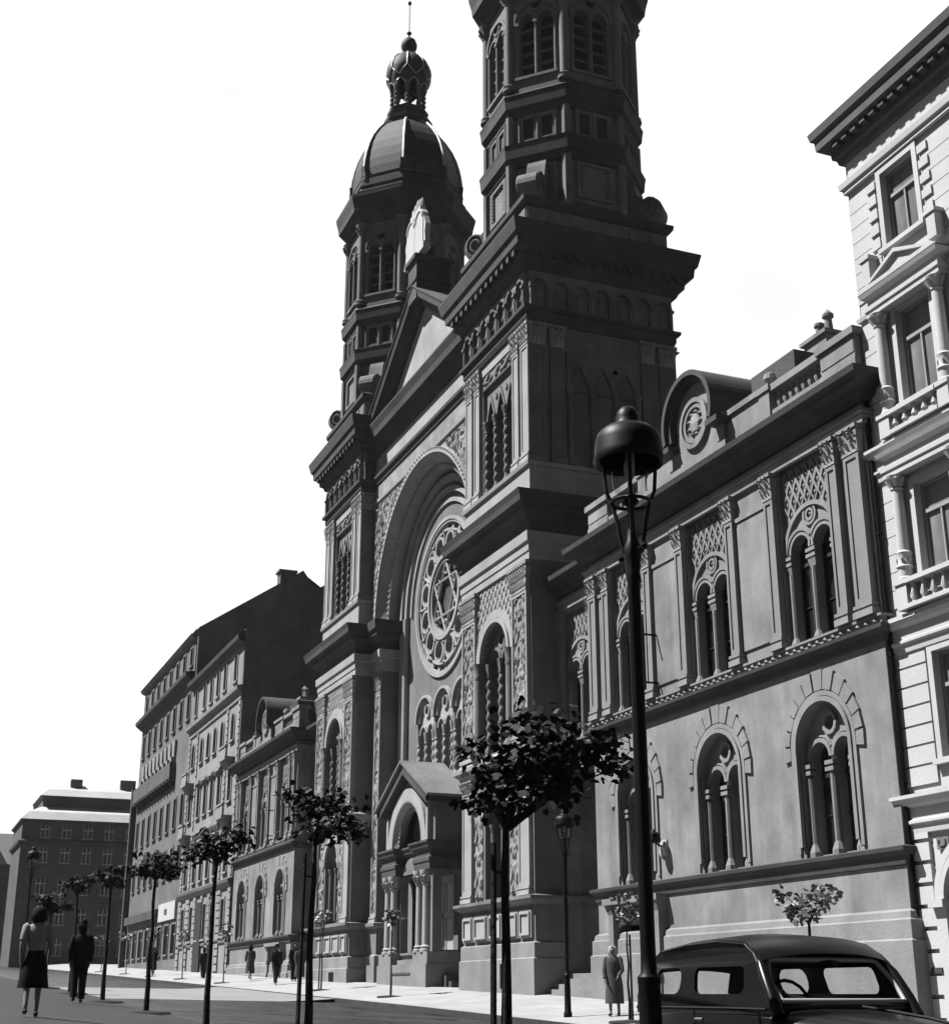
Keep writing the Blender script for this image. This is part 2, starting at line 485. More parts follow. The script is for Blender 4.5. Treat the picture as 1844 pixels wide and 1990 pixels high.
def tower_all():
    off0 = (0, 0, 0)
    b = MB(); F = -HW
    midw = arch(0, 1.36, 8.75, 12.4); loww = arch(0, 1.15, 3.35, 6.25)
    b.plate(rect(-HW, HW, 3.2, 17.2), [midw, loww], F, F + .62)
    b.plate(rect(-HW + .12, HW - .12, 18.0, 28.6), [rect(-1.62, 1.62, 19.45, 24.35)], F + .15, F + .75)
    b.box(-HW + .12, HW - .12, F + .75, HW - .12, 18.0, 28.61)
    b.box(-HW, HW, F + .62, HW, -2, 17.2)
    b.box(-HW, HW, F + .002, F + .62, -2, 3.2)
    # pedestal block below the octagon
    b.box(-3.28, 3.28, -3.28, 3.28, 29.3, 30.75)
    for k in range(7):                                     # block courses on the pedestal
        for M in (None, Matrix.Rotation(PI / 2, 4, 'Z')):
            b.M = M; x = -3.28 + 6.56 * (k + .5) / 7
            b.box(x - .40, x + .40, -3.33, -3.27, 29.75, 30.6); b.M = None
    TL = (TOWX[0] - CO[0], YT + HW - CO[1], -CO[2]); OFF = neg(TL); PARTS = []
    def TP(name, mb, mats, rz=0.0, smooth=None):
        o = obj(name, mb, mats, church, TL, rz, smooth); PARTS.append(o); return o
    T = TP('tower', b, ST)
    sq = lambda h: [(-h, -h), (h, -h), (h, h), (-h, h)]
    # ---- horizontal mouldings
    mb = MB()
    mb.sweep(sq(HW), [(0, -2), (.14, -2), (.14, 1.16), (.09, 1.2), (.09, 1.68), (0, 1.74)], True)
    obj('plinth', mb, PLI, T)
    mb = MB(); mb.sweep(sq(HW), [(0, 2.95), (.12, 2.98), (.3, 3.1), (.33, 3.14), (.33, 3.24), (0, 3.3)], True)
    obj('dado_ledge', mb, ST, T)
    mb = MB(); mb.sweep(sq(HW), [(0, 7.85), (.1, 7.9), (.16, 8.1), (.34, 8.25), (.36, 8.42), (.2, 8.5), (.1, 8.62), (0, 8.64)], True)
    obj('string_course', mb, SL, T)
    mb = MB(); mb.sweep(sq(HW), [(0, 15.42), (.1, 15.44), (.1, 15.72), (.14, 15.76), (.14, 16.06), (.22, 16.12), (.24, 16.5), (.10, 16.54)], True)
    obj('architrave', mb, SL, T)
    mb = MB(); mb.sweep(sq(HW), [(.10, 16.52), (.10, 16.9), (.2, 16.95), (.28, 17.1), (.5, 17.22), (.52, 17.42), (.72, 17.5), (.76, 17.72), (.84, 17.94), (.5, 18.02), (-.1, 18.05)], True)
    obj('lower_cornice', mb, SD, T)
    mb = MB(); mb.sweep(sq(HW - .02), [(-.05, 18.02), (0, 18.02), (0, 19.22), (.1, 19.27), (.13, 19.42), (-.12, 19.48)], True)
    obj('pedestal_course', mb, SL, T)
    mb = MB(); mb.sweep(sq(HW - .03), [(-.1, 25.40), (.02, 25.42), (.1, 25.6), (.1, 25.86), (.24, 25.9), (.26, 26.04), (-.1, 26.08)], True)
    obj('frieze_ledge', mb, SD, T)
    mb = MB(); mb.sweep(sq(HW - .03), [(-.1, 27.62), (.18, 27.66), (.24, 27.86), (.42, 27.98), (.46, 28.3), (.72, 28.44), (.76, 28.8), (.86, 28.9), (.98, 29.4), (.98, 29.46), (.3, 29.62), (-.2, 29.64)], True)
    obj('main_cornice', mb, SD, T)
    mb = MB()
    for face in range(2):                                  # brackets under the corona
        mb.M = Matrix.Rotation(face * PI / 2, 4, 'Z')
        for i in range(13):
            x = -3.4 + 6.8 * i / 12; mb.box(x - .11, x + .11, -3.98, -3.7, 28.12, 28.42)
    obj('modillion', mb, SD, T)
    mb = MB(); mb.sweep(sq(3.28), [(0, 30.7), (.1, 30.74), (.22, 30.9), (.24, 31.1), (.1, 31.2), (-.6, 31.25)], True); mb.sweep(sq(3.28), [(0, 29.62), (.08, 29.64), (.08, 29.74), (0, 29.78)], True)
    obj('pedestal_ledge', mb, SD, T)
    # ---- blind arcade of the frieze (front and right and left)
    for face, rz in ((0, 0), (1, PI / 2), (2, -PI / 2)):
        mb = MB(); mb.M = Matrix.Rotation(rz, 4, 'Z')
        hs = []
        for i in range(7):
            x = -2.83 + .943 * i; hs.append(arch(x, .34, 26.1, 27.0, 8))
        mb.plate(rect(-HW + .1, HW - .1, 26.06, 27.66), hs, -HW - .08, -HW + .12)
        for i in range(7):
            x = -2.83 + .943 * i; mb.ring(x, 27.0, .34, .44, -HW - .13, -HW - .06, n=10)
            mb.relief(x - .34, x + .34, 26.1, 27.3, -HW + .10, .09, .07, 0)
        for i in range(8):
            x = -3.25 + .93 * i; x = max(-3.2, min(3.2, -2.83 + .943 * (i - .5)))
            mb.tube([(x, -HW - .1, 26.08), (x, -HW - .1, 26.9)], .07, 6); mb.box(x - .1, x + .1, -HW - .2, -HW - .07, 26.88, 26.99)
        obj('blind_arcade', mb, ST, T)
    # ---- upper stage, front and sides: pilaster pairs, traceried triple window
    for face, rz in ((0, 0), (1, PI / 2), (2, -PI / 2)):
        R = Matrix.Rotation(rz, 4, 'Z')
        mat = SL if face == 0 else ST  # pale stone for the sunlit front, darker for shaded sides: shading by colour
        for x in (-2.95, -2.05, 2.05, 2.95):
            p = R @ Vector((x, -HW + .14, 0)); w = .74 if abs(x) > 2.5 else .6
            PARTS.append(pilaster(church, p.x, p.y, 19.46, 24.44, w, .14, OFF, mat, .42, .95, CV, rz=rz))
        mb = MB(); mb.M = R
        y = -HW + .15 if face == 0 else -HW - .125
        lights = [ogee(x, .43, 19.52, 22.75, 1.0) for x in (-1.06, 0, 1.06)]
        mb.plate(rect(-1.62, 1.62, 19.45, 24.35), lights, y + .16, y + .55)
        for x in (-1.06, 0, 1.06):
            o = ogee(x, .43, 22.6, 22.75, 1.0); q = ogee(x, .53, 22.6, 22.75, 1.22)
            mb.plate(q, [[(a, c) for a, c in o]], y + .1, y + .17)
            mb.plate(circ(x + .53, 23.75, .13, 8) if x < 1 else circ(x - .53, 23.75, .12, 8), [], y + .1, y + .16)
        for x in (-1.52, -.53, .53, 1.52):
            mb.twist(x, y + .12, 19.75, 22.35, .1, mi=0); mb.lathe(x, y + .12, [(.1, 22.35), (.12, 22.4), (.1, 22.48), (.17, 22.72), (.19, 22.78), (.19, 22.86)], 8)
            mb.lathe(x, y + .12, [(.17, 19.45), (.17, 19.6), (.11, 19.75)], 8)
        mb.relief(-1.62, 1.62, 24.40, 24.98, (y - .01) if face == 0 else -HW + .1, .07, .06, 2)
        w = TP('lancet_window', mb, ST)
        if face == 0: mb = MB(); mb.M = R; mb.box(-1.6, 1.6, y + .5, y + .56, 19.4, 24.3); obj('pane', mb, GLS, w)
        mb = MB(); mb.M = R; y = -HW + .15; mb.box(-HW + .1, HW - .1, y - .06, y + .02, 24.98, 25.4); obj('panel_lintel', mb, mat, T)
    # ---- middle stage front: carved pilasters, round-headed twin window
    for x in (-2.55, 2.55):
        PARTS.append(pilaster(church, x, F, 8.62, 14.3, 1.38, .16, OFF, SL, .35, 1.1, CV, carve=True))
    mb = MB(); y = F
    tmp = MB(); tmp.relief(-1.82, 1.82, 12.45, 15.4, y - .005, .06, .06, 1)
    mb.add(tmp.v, [f for f in tmp.f if all(tmp.v[i][0] ** 2 + (tmp.v[i][2] - 12.4) ** 2 > 1.5 ** 2 for i in f)])
    mb.ring(0, 12.4, 1.36, 1.54, y - .16, y + .1, n=22); mb.ring(0, 12.4, 1.56, 1.86, y - .1, y + .05, n=22)
    obj('arch_moulding', mb, SL, T)
    mb = MB()
    ls = [arch(x, .48, 8.8, 12.35) for x in (-.64, .64)]
    mb.plate(arch(0, 1.36, 8.75, 12.4), ls + [circ(0, 13.15, .24)], y + .3, y + .6)
    for x in (-.64, .64):
        mb.ring(x, 12.35, .48, .6, y + .2, y + .32, n=12); mb.ring(x, 12.35, .62, .7, y + .24, y + .32, n=12)
    mb.ring(0, 13.15, .24, .36, y + .22, y + .32, 0, 2 * PI, 14)
    for x in (-1.2, 0.0, 1.2):
        mb.twist(x, y + .22, 9.1, 11.8, .12); mb.lathe(x, y + .22, [(.12, 11.8), (.14, 11.86), (.12, 11.95), (.17, 12.25), (.18, 12.36)], 8); mb.lathe(x, y + .22, [(.2, 8.75), (.2, 8.95), (.14, 9.1)], 8)
    for x in (-1.56, 1.56):
        mb.tube([(x, y - .06, 9.0), (x, y - .06, 11.75)], .2, 12); mb.lathe(x, y - .06, [(.2, 11.75), (.23, 11.82), (.2, 11.95), (.26, 12.3), (.28, 12.4)], 10); mb.lathe(x, y - .06, [(.3, 8.64), (.3, 8.8), (.21, 9.0)], 10)
    w = TP('arched_window', mb, ST, smooth=40)
    mb = MB(); mb.plate(arch(0, 1.4, 8.7, 12.4), [], y + .56, y + .6); obj('pane', mb, GLS, w)
    # ---- lower stage
    for x in (-2.72, 2.72):
        PARTS.append(pilaster(church, x, F, 3.28, 7.5, .95, .14, OFF, SL, .35, .42, CV))
    for x in (-1.7, 1.7):
        mb = MB(); mb.relief(x - .36, x + .36, 3.4, 7.3, y - .03, .08, .06, 0); obj('carved_jamb', mb, CV, T)
    mb = MB(); mb.ring(0, 6.25, 1.15, 1.32, y - .1, y + .05, n=18); mb.ring(0, 6.25, 1.34, 1.5, y - .06, y + .05, n=18)
    obj('arch_moulding', mb, SL, T)
    mb = MB()
    mb.plate(arch(0, 1.15, 3.3, 6.25), [arch(x, .42, 3.4, 6.1) for x in (-.54, .54)] + [circ(0, 6.85, .2)], y + .3, y + .6)
    for x in (-1.0, 0, 1.0):
        mb.tube([(x, y + .26, 3.5), (x, y + .26, 5.8)], .09, 8); mb.lathe(x, y + .26, [(.09, 5.8), (.15, 6.0), (.16, 6.1)], 8)
    w = TP('arched_window', mb, ST)
    mb = MB(); mb.plate(arch(0, 1.2, 3.25, 6.25), [], y + .56, y + .6); obj('pane', mb, GLS, w)
    # dado panels
    mb = MB()
    for x0_, x1_ in ((-3.2, -2.2), (-2.05, -.75), (-.6, .6), (.75, 2.05), (2.2, 3.2)):
        mb.box(x0_, x1_, y - .10, y + .01, 1.85, 2.8); frame_panel(mb, x0_ + .08, x1_ - .08, 1.93, 2.72, y - .10, .08, .06)
    obj('dado_panel', mb, SL, T)
    mb = MB(); mb.box(.55, 1.35, y - .16, y + .05, .2, 1.02); obj('cellar_hatch', mb, IRON, T)
    # ---- octagon: base, gallery, belfry
    def oc(r): return [(p[0], p[1]) for p in octo(r)]
    R0 = 3.38; AP = R0 * cos(PI / 8)
    faces = [k * PI / 4 for k in range(8)]
    mb = MB()
    mb.lathe(0, 0, [(R0 - .06, 31.1), (R0 - .06, 38.0)], 8, 0, PI / 8)
    wf = 2 * AP * math.tan(PI / 8)
    for a in faces:
        mb.M = Matrix.Rotation(a, 4, 'Z')
        # belfry wall with pierced twin lights
        hs = [arch(x, .36, 38.2, 41.0, 8) for x in (-.45, .45)] + [circ(0, 41.85, .26, 12)]
        mb.plate(rect(-wf / 2, wf / 2, 37.6, 43.2), hs, -AP, -AP + .45)
        # base panel with beading
        frame_panel(mb, -.85, .85, 31.75, 33.5, -AP + .05, .14, .1)
        for i in range(9):
            z = 31.95 + 1.35 * i / 8
            for x in (-.62, .62): mb.box(x - .07, x + .07, -AP - .04, -AP + .05, z - .05, z + .05)
        mb.M = None
    O = TP('belfry', mb, ST)
    mb = MB(); mb.lathe(0, 0, [(AP - .42, 37.0), (AP - .42, 43.0)], 8, 0, PI / 8); obj('belfry_louvres', mb, LOUV, O)
    for a in faces:                                         # arch and gallery openings on each face
        mb = MB()
        for x in (-.45, .45):
            mb.ring(x, 41.0, .36, .46, -AP - .06, -AP + .02, n=10)
        mb.ring(0, 41.85, .26, .36, -AP - .06, -AP + .02, 0, 2 * PI, 14); mb.ring(0, 41.0, .95, 1.1, -AP - .12, -AP + .02, n=16)
        for x in (-.9, 0, .9): mb.tube([(x, -AP - .02, 38.1), (x, -AP - .02, 40.9)], .07, 8); mb.box(x - .11, x + .11, -AP - .12, -AP, 40.85, 41.0)
        mb.box(-1.0, 1.0, -AP - .12, -AP, 37.98, 38.12)
        for x in (-.45, .45):
            for i in range(4): mb.box(x - .37, x + .37, -AP + .14, -AP + .3, 38.75 + .62 * i, 38.82 + .62 * i)
        o = obj('bell_opening', mb, ST, O, (0, 0, 0), a)
        mb = MB()
        for x in (-.42, .42): mb.plate(rect(x - .36, x + .36, 34.78, 36.1), [rect(x - .25, x + .25, 34.9, 35.95)], -AP - .03, -AP + .08)
        for x in (-.84, 0, .84): mb.tube([(x, -AP - .03, 34.78), (x, -AP - .03, 36.1)], .06, 6)
        for x in (-.42, .42): mb.box(x - .26, x + .26, -AP + .055, -AP + .065, 34.85, 36.0, 1)
        obj('gallery_opening', mb, [ST, LOUV], O, (0, 0, 0), a)
    for k in range(8):                                      # corner shafts
        x, yy = octo(R0 - .02)[k]
        mb = MB(); mb.tube([(x, yy, 37.75), (x, yy, 42.1)], .21, 12); mb.lathe(x, yy, [(.32, 37.5), (.32, 37.62), (.26, 37.66), (.3, 37.74), (.21, 37.82)], 12)
        mb.lathe(x, yy, [(.21, 42.05), (.25, 42.1), (.22, 42.2), (.36, 42.6), (.4, 42.75)], 10)
        for j in range(8): mb.tube([(x + .22 * cos(j * PI / 4), yy + .22 * sin(j * PI / 4), 42.2), (x + .4 * cos(j * PI / 4), yy + .4 * sin(j * PI / 4), 42.55)], [.05, .07], 4)
        mb.lathe(x, yy, [(.2, 34.72), (.2, 36.15)], 8); mb.lathe(x, yy, [(.26, 31.2), (.22, 31.3), (.22, 33.7)], 8)
        obj('corner_shaft', mb, ST, O, smooth=40)
    mb = MB()
    mb.sweep(oc(R0), [(-.1, 33.55), (.08, 33.62), (.14, 33.85), (.26, 33.95), (.3, 34.4), (.34, 34.6), (.1, 34.74), (-.1, 34.76)], True)
    mb.sweep(oc(R0), [(-.1, 36.08), (.06, 36.12), (.1, 36.4), (.24, 36.5), (.28, 36.9), (.32, 37.1), (.1, 37.3), (.06, 37.55), (-.1, 37.6)], True)
    mb.sweep(oc(R0), [(-.1, 31.24), (.1, 31.26), (.1, 31.42), (-.05, 31.5)], True)
    obj('octagon_ledge', mb, SD, O)
    mb = MB()
    mb.sweep(oc(R0), [(-.1, 42.75), (.1, 42.78), (.16, 43.1), (.3, 43.25), (.62, 43.45), (.66, 43.8), (.78, 44.3), (.80, 44.5), (.5, 44.62), (-.4, 44.7)], True)
    obj('crown_cornice', mb, SD, O)
    mb = MB()
    mb.sweep(oc(R0), [(-.3, 44.6), (.34, 44.64), (.4, 44.86), (.22, 44.92), (.18, 45.2), (.24, 45.3), (.24, 45.42), (.08, 45.5), (.08, 45.86), (-.1, 45.92), (-.4, 45.94)], True)
    obj('dome_drum', mb, SD, O)
    # ---- dome with ribs
    DP = [(3.36, 45.95), (3.34, 46.7), (3.28, 47.3), (3.16, 47.95), (2.98, 48.6), (2.71, 49.25), (2.32, 49.9), (1.86, 50.5), (1.25, 51.0)]
    mb = MB(); mb.lathe(0, 0, DP, 8, 0, PI / 8)
    D = TP('dome', mb, COP)
    mb = MB()
    mb.sweep(oc(3.36), [(-.2, 45.9), (.1, 45.93), (.13, 46.06), (.02, 46.12), (-.2, 46.14)], True)
    obj('dome_band', mb, SD, D)
    for k in range(8):
        a = PI / 8 + k * PI / 4
        mb = MB(); mb.tube([(r * cos(a) * 1.015, r * sin(a) * 1.015, z) for r, z in DP[1:]], .085, 6); obj('rib', mb, GILT, D)
        mb = MB(); x, yy = 3.3 * cos(a), 3.3 * sin(a); mb.M = M_at((x, yy, 0), a)
        mb.taper(-.14, .14, -.15, .15, 46.3, 46.75, .05, .03); mb.box(-.1, .16, -.2, .2, 45.8, 46.3); mb.M = None
        obj('rib_bracket', mb, SD, D)
    # ---- lantern
    mb = MB(); mb.sweep(oc(1.18), [(-.4, 50.9), (.1, 50.98), (.3, 51.15), (.34, 51.4), (.1, 51.5), (-.1, 51.52), (-.1, 51.85), (.06, 51.9), (.12, 52.08), (-.1, 52.14), (-.8, 52.16)], True)
    LB = TP('lantern', mb, SD)
    for k in range(8):
        a = PI / 8 + k * PI / 4; x, yy = .98 * cos(a), .98 * sin(a)
        mb = MB(); mb.twist(x, yy, 52.25, 53.55, .13, 4, amp=.3); mb.lathe(x, yy, [(.2, 52.12), (.2, 52.2), (.13, 52.28)], 8); mb.lathe(x, yy, [(.13, 53.5), (.17, 53.6), (.22, 53.95), (.22, 54.05)], 8)
        obj('lantern_column', mb, ST, LB, smooth=50)
    # onion: eight petals with scalloped foot
    OP = [(1.12, 54.0), (1.28, 54.4), (1.38, 54.9), (1.34, 55.3), (1.18, 55.75), (.88, 56.15), (.55, 56.4), (.33, 56.5)]
    mb = MB(); n = 48; vs = []; fs = []
    for i, (r, z) in enumerate(OP):
        for k in range(n):
            a = 2 * PI * k / n; q = abs(sin(4 * (a - PI / 8)))
            zz = z - (.5 * (1 - q) ** 1.2 if i == 0 else .22 * (1 - q) if i == 1 else 0)
            rr = r * (1 + .03 * q) - (.06 * (1 - q) if i == 0 else 0)
            vs.append((rr * cos(a), rr * sin(a), zz))
    for i in range(len(OP) - 1):
        for k in range(n):
            l = (k + 1) % n; fs.append((i * n + k, i * n + l, (i + 1) * n + l, (i + 1) * n + k))
    fs.append(tuple(range((len(OP) - 1) * n, len(OP) * n)))
    mb.add(vs, fs); ON = TP('onion_dome', mb, COP, smooth=60)
    mb = MB()
    for k in range(8):
        a = PI / 8 + k * PI / 4
        mb.tube([(r * 1.03 * cos(a), r * 1.03 * sin(a), z) for r, z in OP[2:]], .05, 6)
        b_ = a + PI / 8
        for s in (-1, 1):
            mb.tube([(1.4 * cos(a), 1.4 * sin(a), 54.9), (1.4 * cos(a + s * PI / 16), 1.4 * sin(a + s * PI / 16), 54.55), (1.3 * cos(a + s * PI / 8), 1.3 * sin(a + s * PI / 8), 54.3)], .035, 5)
            mb.tube([(1.06 * cos(a), 1.06 * sin(a), 53.6), (1.2 * cos(a + s * PI / 14), 1.2 * sin(a + s * PI / 14), 53.95), (1.2 * cos(a + s * PI / 8), 1.2 * sin(a + s * PI / 8), 54.1)], .04, 5)
    obj('petal_rib', mb, GILT, ON)
    mb = MB(); mb.lathe(0, 0, [(.33, 56.46), (.36, 56.52), (.26, 56.6), (.34, 56.75), (.5, 57.05), (.52, 57.3), (.42, 57.6), (.2, 57.8), (.06, 57.9), (.05, 58.05), (.1, 58.1), (.17, 58.2), (.1, 58.3), (.03, 58.34), (.025, 60.3), (.02, 60.4)], 16)
    mb.lathe(0, 0, [(.02, 60.36), (.1, 60.44), (.13, 60.55), (.08, 60.66), (.02, 60.7)], 10)
    obj('finial', mb, COP, ON, smooth=50)
    # ---- corner volutes on the pedestal
    for k in range(4):
        a = PI / 4 + k * PI / 2
        pts = []
        for i in range(22):
            t = i / 21; ang = -PI * .5 + t * 3.4 * PI; r = .62 * (1 - .68 * t); pts.append((4.02 + r * cos(ang) * .8, 31.95 + r * sin(ang)))
        mb = MB(); mb.M = Matrix.Rotation(a, 4, 'Z')
        out = [(3.2, 31.2), (4.3, 31.2)] + [(4.05 + .58 * cos(q), 31.85 + .62 * sin(q)) for q in [-PI / 3 + PI * .95 * i / 9 for i in range(10)]] + [(3.55, 32.7), (3.42, 33.3), (3.3, 33.6), (2.9, 33.6)]
        MM = mb.M; mb.M = MM @ Matrix.Rotation(0, 4, 'Z')
        mb.plate(out, [], -.42, .42, back=True)
        for yy in (-.46, .46):
            mb.tube([(p[0], yy, p[1]) for p in pts], [.07] * 22, 5)
        mb.M = None
        TP('volute', mb, ST)
    return PARTS
TPARTS = tower_all()
_cm = children_map()
for o_ in TPARTS:
    c_ = copy_tree(o_, church, _cm); c_.location.x += TOWX[1] - TOWX[0]

# ---------------------------------------------------- centre bay
XA, XB = TOWX[0] + HW, TOWX[1] - HW        # -67.35 .. -52.37
ZS = 17.95                                  # springing of the great arch
RA = 6.05
mb = MB()
mb.plate([(XA, ZS), (BX - 6.7, ZS)] + [(BX - 6.7 * cos(PI * i / 40), ZS + 6.7 * sin(PI * i / 40)) for i in range(1, 40)] + [(BX + 6.7, ZS), (XB, ZS), (XB, 28.6), (XA, 28.6)], [], YC, YC + .3, edges=True)
mb.box(XA, XB, YC + 1.7, YC + 2.2, 0, 28.5)
wall = CP('facade_wall', mb, SL)
mb = MB()
mb.cone_ring(BX, ZS, 6.72, YC - .06, 6.2, YC + .45, n=48); mb.ring(BX, ZS, 6.7, 6.95, YC - .12, YC + .05, n=48)
mb.ring(BX, ZS, RA, 6.22, YC + .4, YR + .3, n=48)
for i in range(64):
    a = PI * (i + .5) / 64
    for r, yy, q in ((6.18, YC + .40, .085), (6.9, YC - .13, .06)):
        x, z = BX + r * cos(a), ZS + r * sin(a)
        mb.lathe(x, yy, [(.01, z - q), (q * .8, z - q * .6), (q, z), (q * .8, z + q * .6), (.01, z + q)], 6)
CP('great_arch', mb, SL)
# piers that carry the arch
for s in (-1, 1):
    xo = XA if s < 0 else XB
    xi = xo + (1.45 if s < 0 else -1.45)
    a, b_ = min(xo, xi), max(xo, xi)
    mb = MB(); mb.box(a, b_, YC + .1, YR + .3, -1, 17.2)
    P = CP('arch_pier', mb, ST)
    o3 = CO
    xm = xi + (-.42 if s < 0 else .42)
    pl = pilaster(church, xm, YC + .1, 3.2, 14.3, .84, .06, CO, SL, .35, 1.1, CV, carve=True)
    mb = MB(); pa = [(a - .02, YC + .1), (b_, YC + .1), (b_, YR + .3)] if s < 0 else [(a, YR + .3), (a, YC + .1), (b_ + .02, YC + .1)]
    mb.sweep(pa, [(0, 15.42), (.1, 15.44), (.12, 16.06), (.22, 16.12), (.24, 16.5), (.08, 16.54)]); obj('architrave', mb, SL, P)
    mb = MB(); mb.sweep(pa, [(.08, 16.52), (.08, 16.9), (.2, 16.95), (.28, 17.1), (.46, 17.22), (.48, 17.42), (.6, 17.5), (.66, 17.94), (.3, 18.0), (-.2, 18.02)]); obj('pier_cornice', mb, SD, P)
    mb = MB(); mb.sweep(pa, [(0, -1), (.12, -1), (.12, 1.7), (.02, 1.78)]); mb.sweep(pa, [(0, 2.95), (.2, 3.05), (.22, 3.2), (0, 3.26)]); obj('plinth', mb, PLI, P)
# back wall of the arch: tympanum with rose, twin windows below
RZ = 17.9; RR = 3.95
mb = MB()
outer = [(XA + 1.4, 8.0), (XB - 1.4, 8.0), (XB - 1.4, ZS)] + [(BX + 6.05 * cos(PI * i / 30), ZS + 6.05 * sin(PI * i / 30)) for i in range(31)] + [(XA + 1.4, ZS)]
wins = [arch(BX + x, 1.08, 8.05, 12.35) for x in (-2.42, 0, 2.42)]
mb.plate(outer, [circ(BX, RZ, RR - .1, 48)] + wins, YR, YR + .5, edges=False)
mb.plate(rect(XA + 1.4, XB - 1.4, 0, 8.0), [rect(BX - 1.35, BX + 1.35, .4, 5.2)], YR, YR + .5, edges=False)
BW = CP('arch_back_wall', mb, ST)
mb = MB()
for s in (-1, 1):
    for q in (5.65, 5.15): mb.tube([(BX + s * q, YR - .12, 3.2), (BX + s * q, YR - .12, ZS)], .18, 10)
mb.ring(BX, ZS, 5.0, 5.25, YR - .2, YR + .02, n=40); mb.ring(BX, ZS, 5.45, 5.8, YR - .3, YR + .02, n=40); mb.ring(BX, ZS, 4.5, 4.7, YR - .1, YR + .02, n=40)
obj('jamb_shaft', mb, SL, BW, smooth=40)
# rose window
RO = obj('rose_window', MB().ring(BX, RZ, RR - .25, RR - .08, YR - .1, YR + .4, 0, 2 * PI, 48), SL, church, neg(CO))
mb = MB()
holes = []
NP = 12
for k in range(NP):
    a = 2 * PI * (k + .5) / NP
    cx, cz = BX + 2.62 * cos(a), RZ + 2.62 * sin(a)
    holes.append(circ(cx, cz, .47, 14))
    a2 = 2 * PI * k / NP
    holes.append(circ(BX + 3.1 * cos(a2), RZ + 3.1 * sin(a2), .17, 8)); holes.append(circ(BX + 2.2 * cos(a2), RZ + 2.2 * sin(a2), .1, 6))
for k in range(24):
    a = 2 * PI * (k + .5) / 24
    holes.append([(BX + r * cos(a + d), RZ + r * sin(a + d)) for r, d in ((3.28, -.09), (3.28, .09), (3.6, .09), (3.6, -.09))])
holes.append(circ(BX, RZ, 1.72, 40))
mb.plate(circ(BX, RZ, RR - .24, 64), holes, YR + .05, YR + .32, edges=False)
for k in range(NP):
    a = 2 * PI * (k + .5) / NP; cx, cz = BX + 2.62 * cos(a), RZ + 2.62 * sin(a)
    mb.ring(cx, cz, .47, .6, YR - .05, YR + .06, 0, 2 * PI, 14)
    a2 = 2 * PI * k / NP
    for r in (2.25, 3.2): mb.lathe(BX + r * cos(a2), YR - .03, [(.01, RZ + r * sin(a2) - .13), (.12, RZ + r * sin(a2)), (.01, RZ + r * sin(a2) + .13)], 6)
    mb.tube([(BX + 1.95 * cos(a2), YR - .02, RZ + 1.95 * sin(a2)), (BX + 3.25 * cos(a2), YR - .02, RZ + 3.25 * sin(a2))], .07, 5)
for r0, r1, yy in ((3.18, 3.28, -.06), (3.58, 3.7, -.06), (1.9, 2.1, -.12), (1.72, 1.9, -.04), (2.1, 2.16, -.02)): mb.ring(BX, RZ, r0, r1, YR + yy, YR + .1, 0, 2 * PI, 48)
obj('tracery', mb, SL, RO)
mb = MB()
for base in (PI / 2, -PI / 2):                      # six-pointed star of two triangles
    tri = [(BX + 1.74 * cos(base + 2 * PI * k / 3), RZ + 1.74 * sin(base + 2 * PI * k / 3)) for k in range(3)]
    for k in range(3):
        p, q = tri[k], tri[(k + 1) % 3]; mb.tube([(p[0], YR + .06, p[1]), (q[0], YR + .06, q[1])], .075, 6)
for k in range(6):
    a = PI / 6 + k * PI / 3; mb.ring(BX + 1.34 * cos(a), RZ + 1.34 * sin(a), .17, .24, YR + .02, YR + .12, 0, 2 * PI, 10)
for k in range(12):
    a = k * PI / 6 + PI / 12
    mb.tube([(BX + .9 * cos(a), YR + .1, RZ + .9 * sin(a)), (BX + 1.72 * cos(a), YR + .1, RZ + 1.72 * sin(a))], .035, 4)
obj('star', mb, SL, RO)
mb = MB(); mb.plate(circ(BX, RZ, .88, 6), [], YR + .2, YR + .24); obj('hexagon_glass', mb, GLG, RO)
mb = MB(); mb.plate(circ(BX, RZ, RR, 48), [], YR + .3, YR + .34); obj('pane', mb, GLS, RO)
# pair of great twin windows under the rose
for s in (-1, 0, 1):
    xc = BX + s * 2.42
    mb = MB()
    mb.plate(arch(xc, 1.08, 8.05, 12.35), [arch(xc + q, .36, 8.1, 11.75) for q in (-.5, .5)] + [circ(xc, 12.85, .25)], YR + .12, YR + .5)
    mb.ring(xc, 12.35, 1.08, 1.2, YR - .16, YR + .05, n=20); mb.ring(xc, 12.35, .9, 1.02, YR - .02, YR + .13, n=20)
    for q in (-.5, .5): mb.ring(xc + q, 11.75, .36, .46, YR + .02, YR + .14, n=12)
    mb.ring(xc, 12.85, .25, .35, YR + .02, YR + .14, 0, 2 * PI, 14)
    for q in (-1.02, -.0, 1.02):
        mb.twist(xc + q, YR + .04, 8.1, 11.2, .105); mb.lathe(xc + q, YR + .04, [(.105, 11.2), (.13, 11.26), (.11, 11.34), (.16, 11.66), (.17, 11.76)], 8)
    w = CP('lancet_window', mb, SL)
    mb = MB(); mb.plate(arch(xc, 1.1, 8.0, 12.35), [], YR + .42, YR + .46); obj('pane', mb, GLS, w)
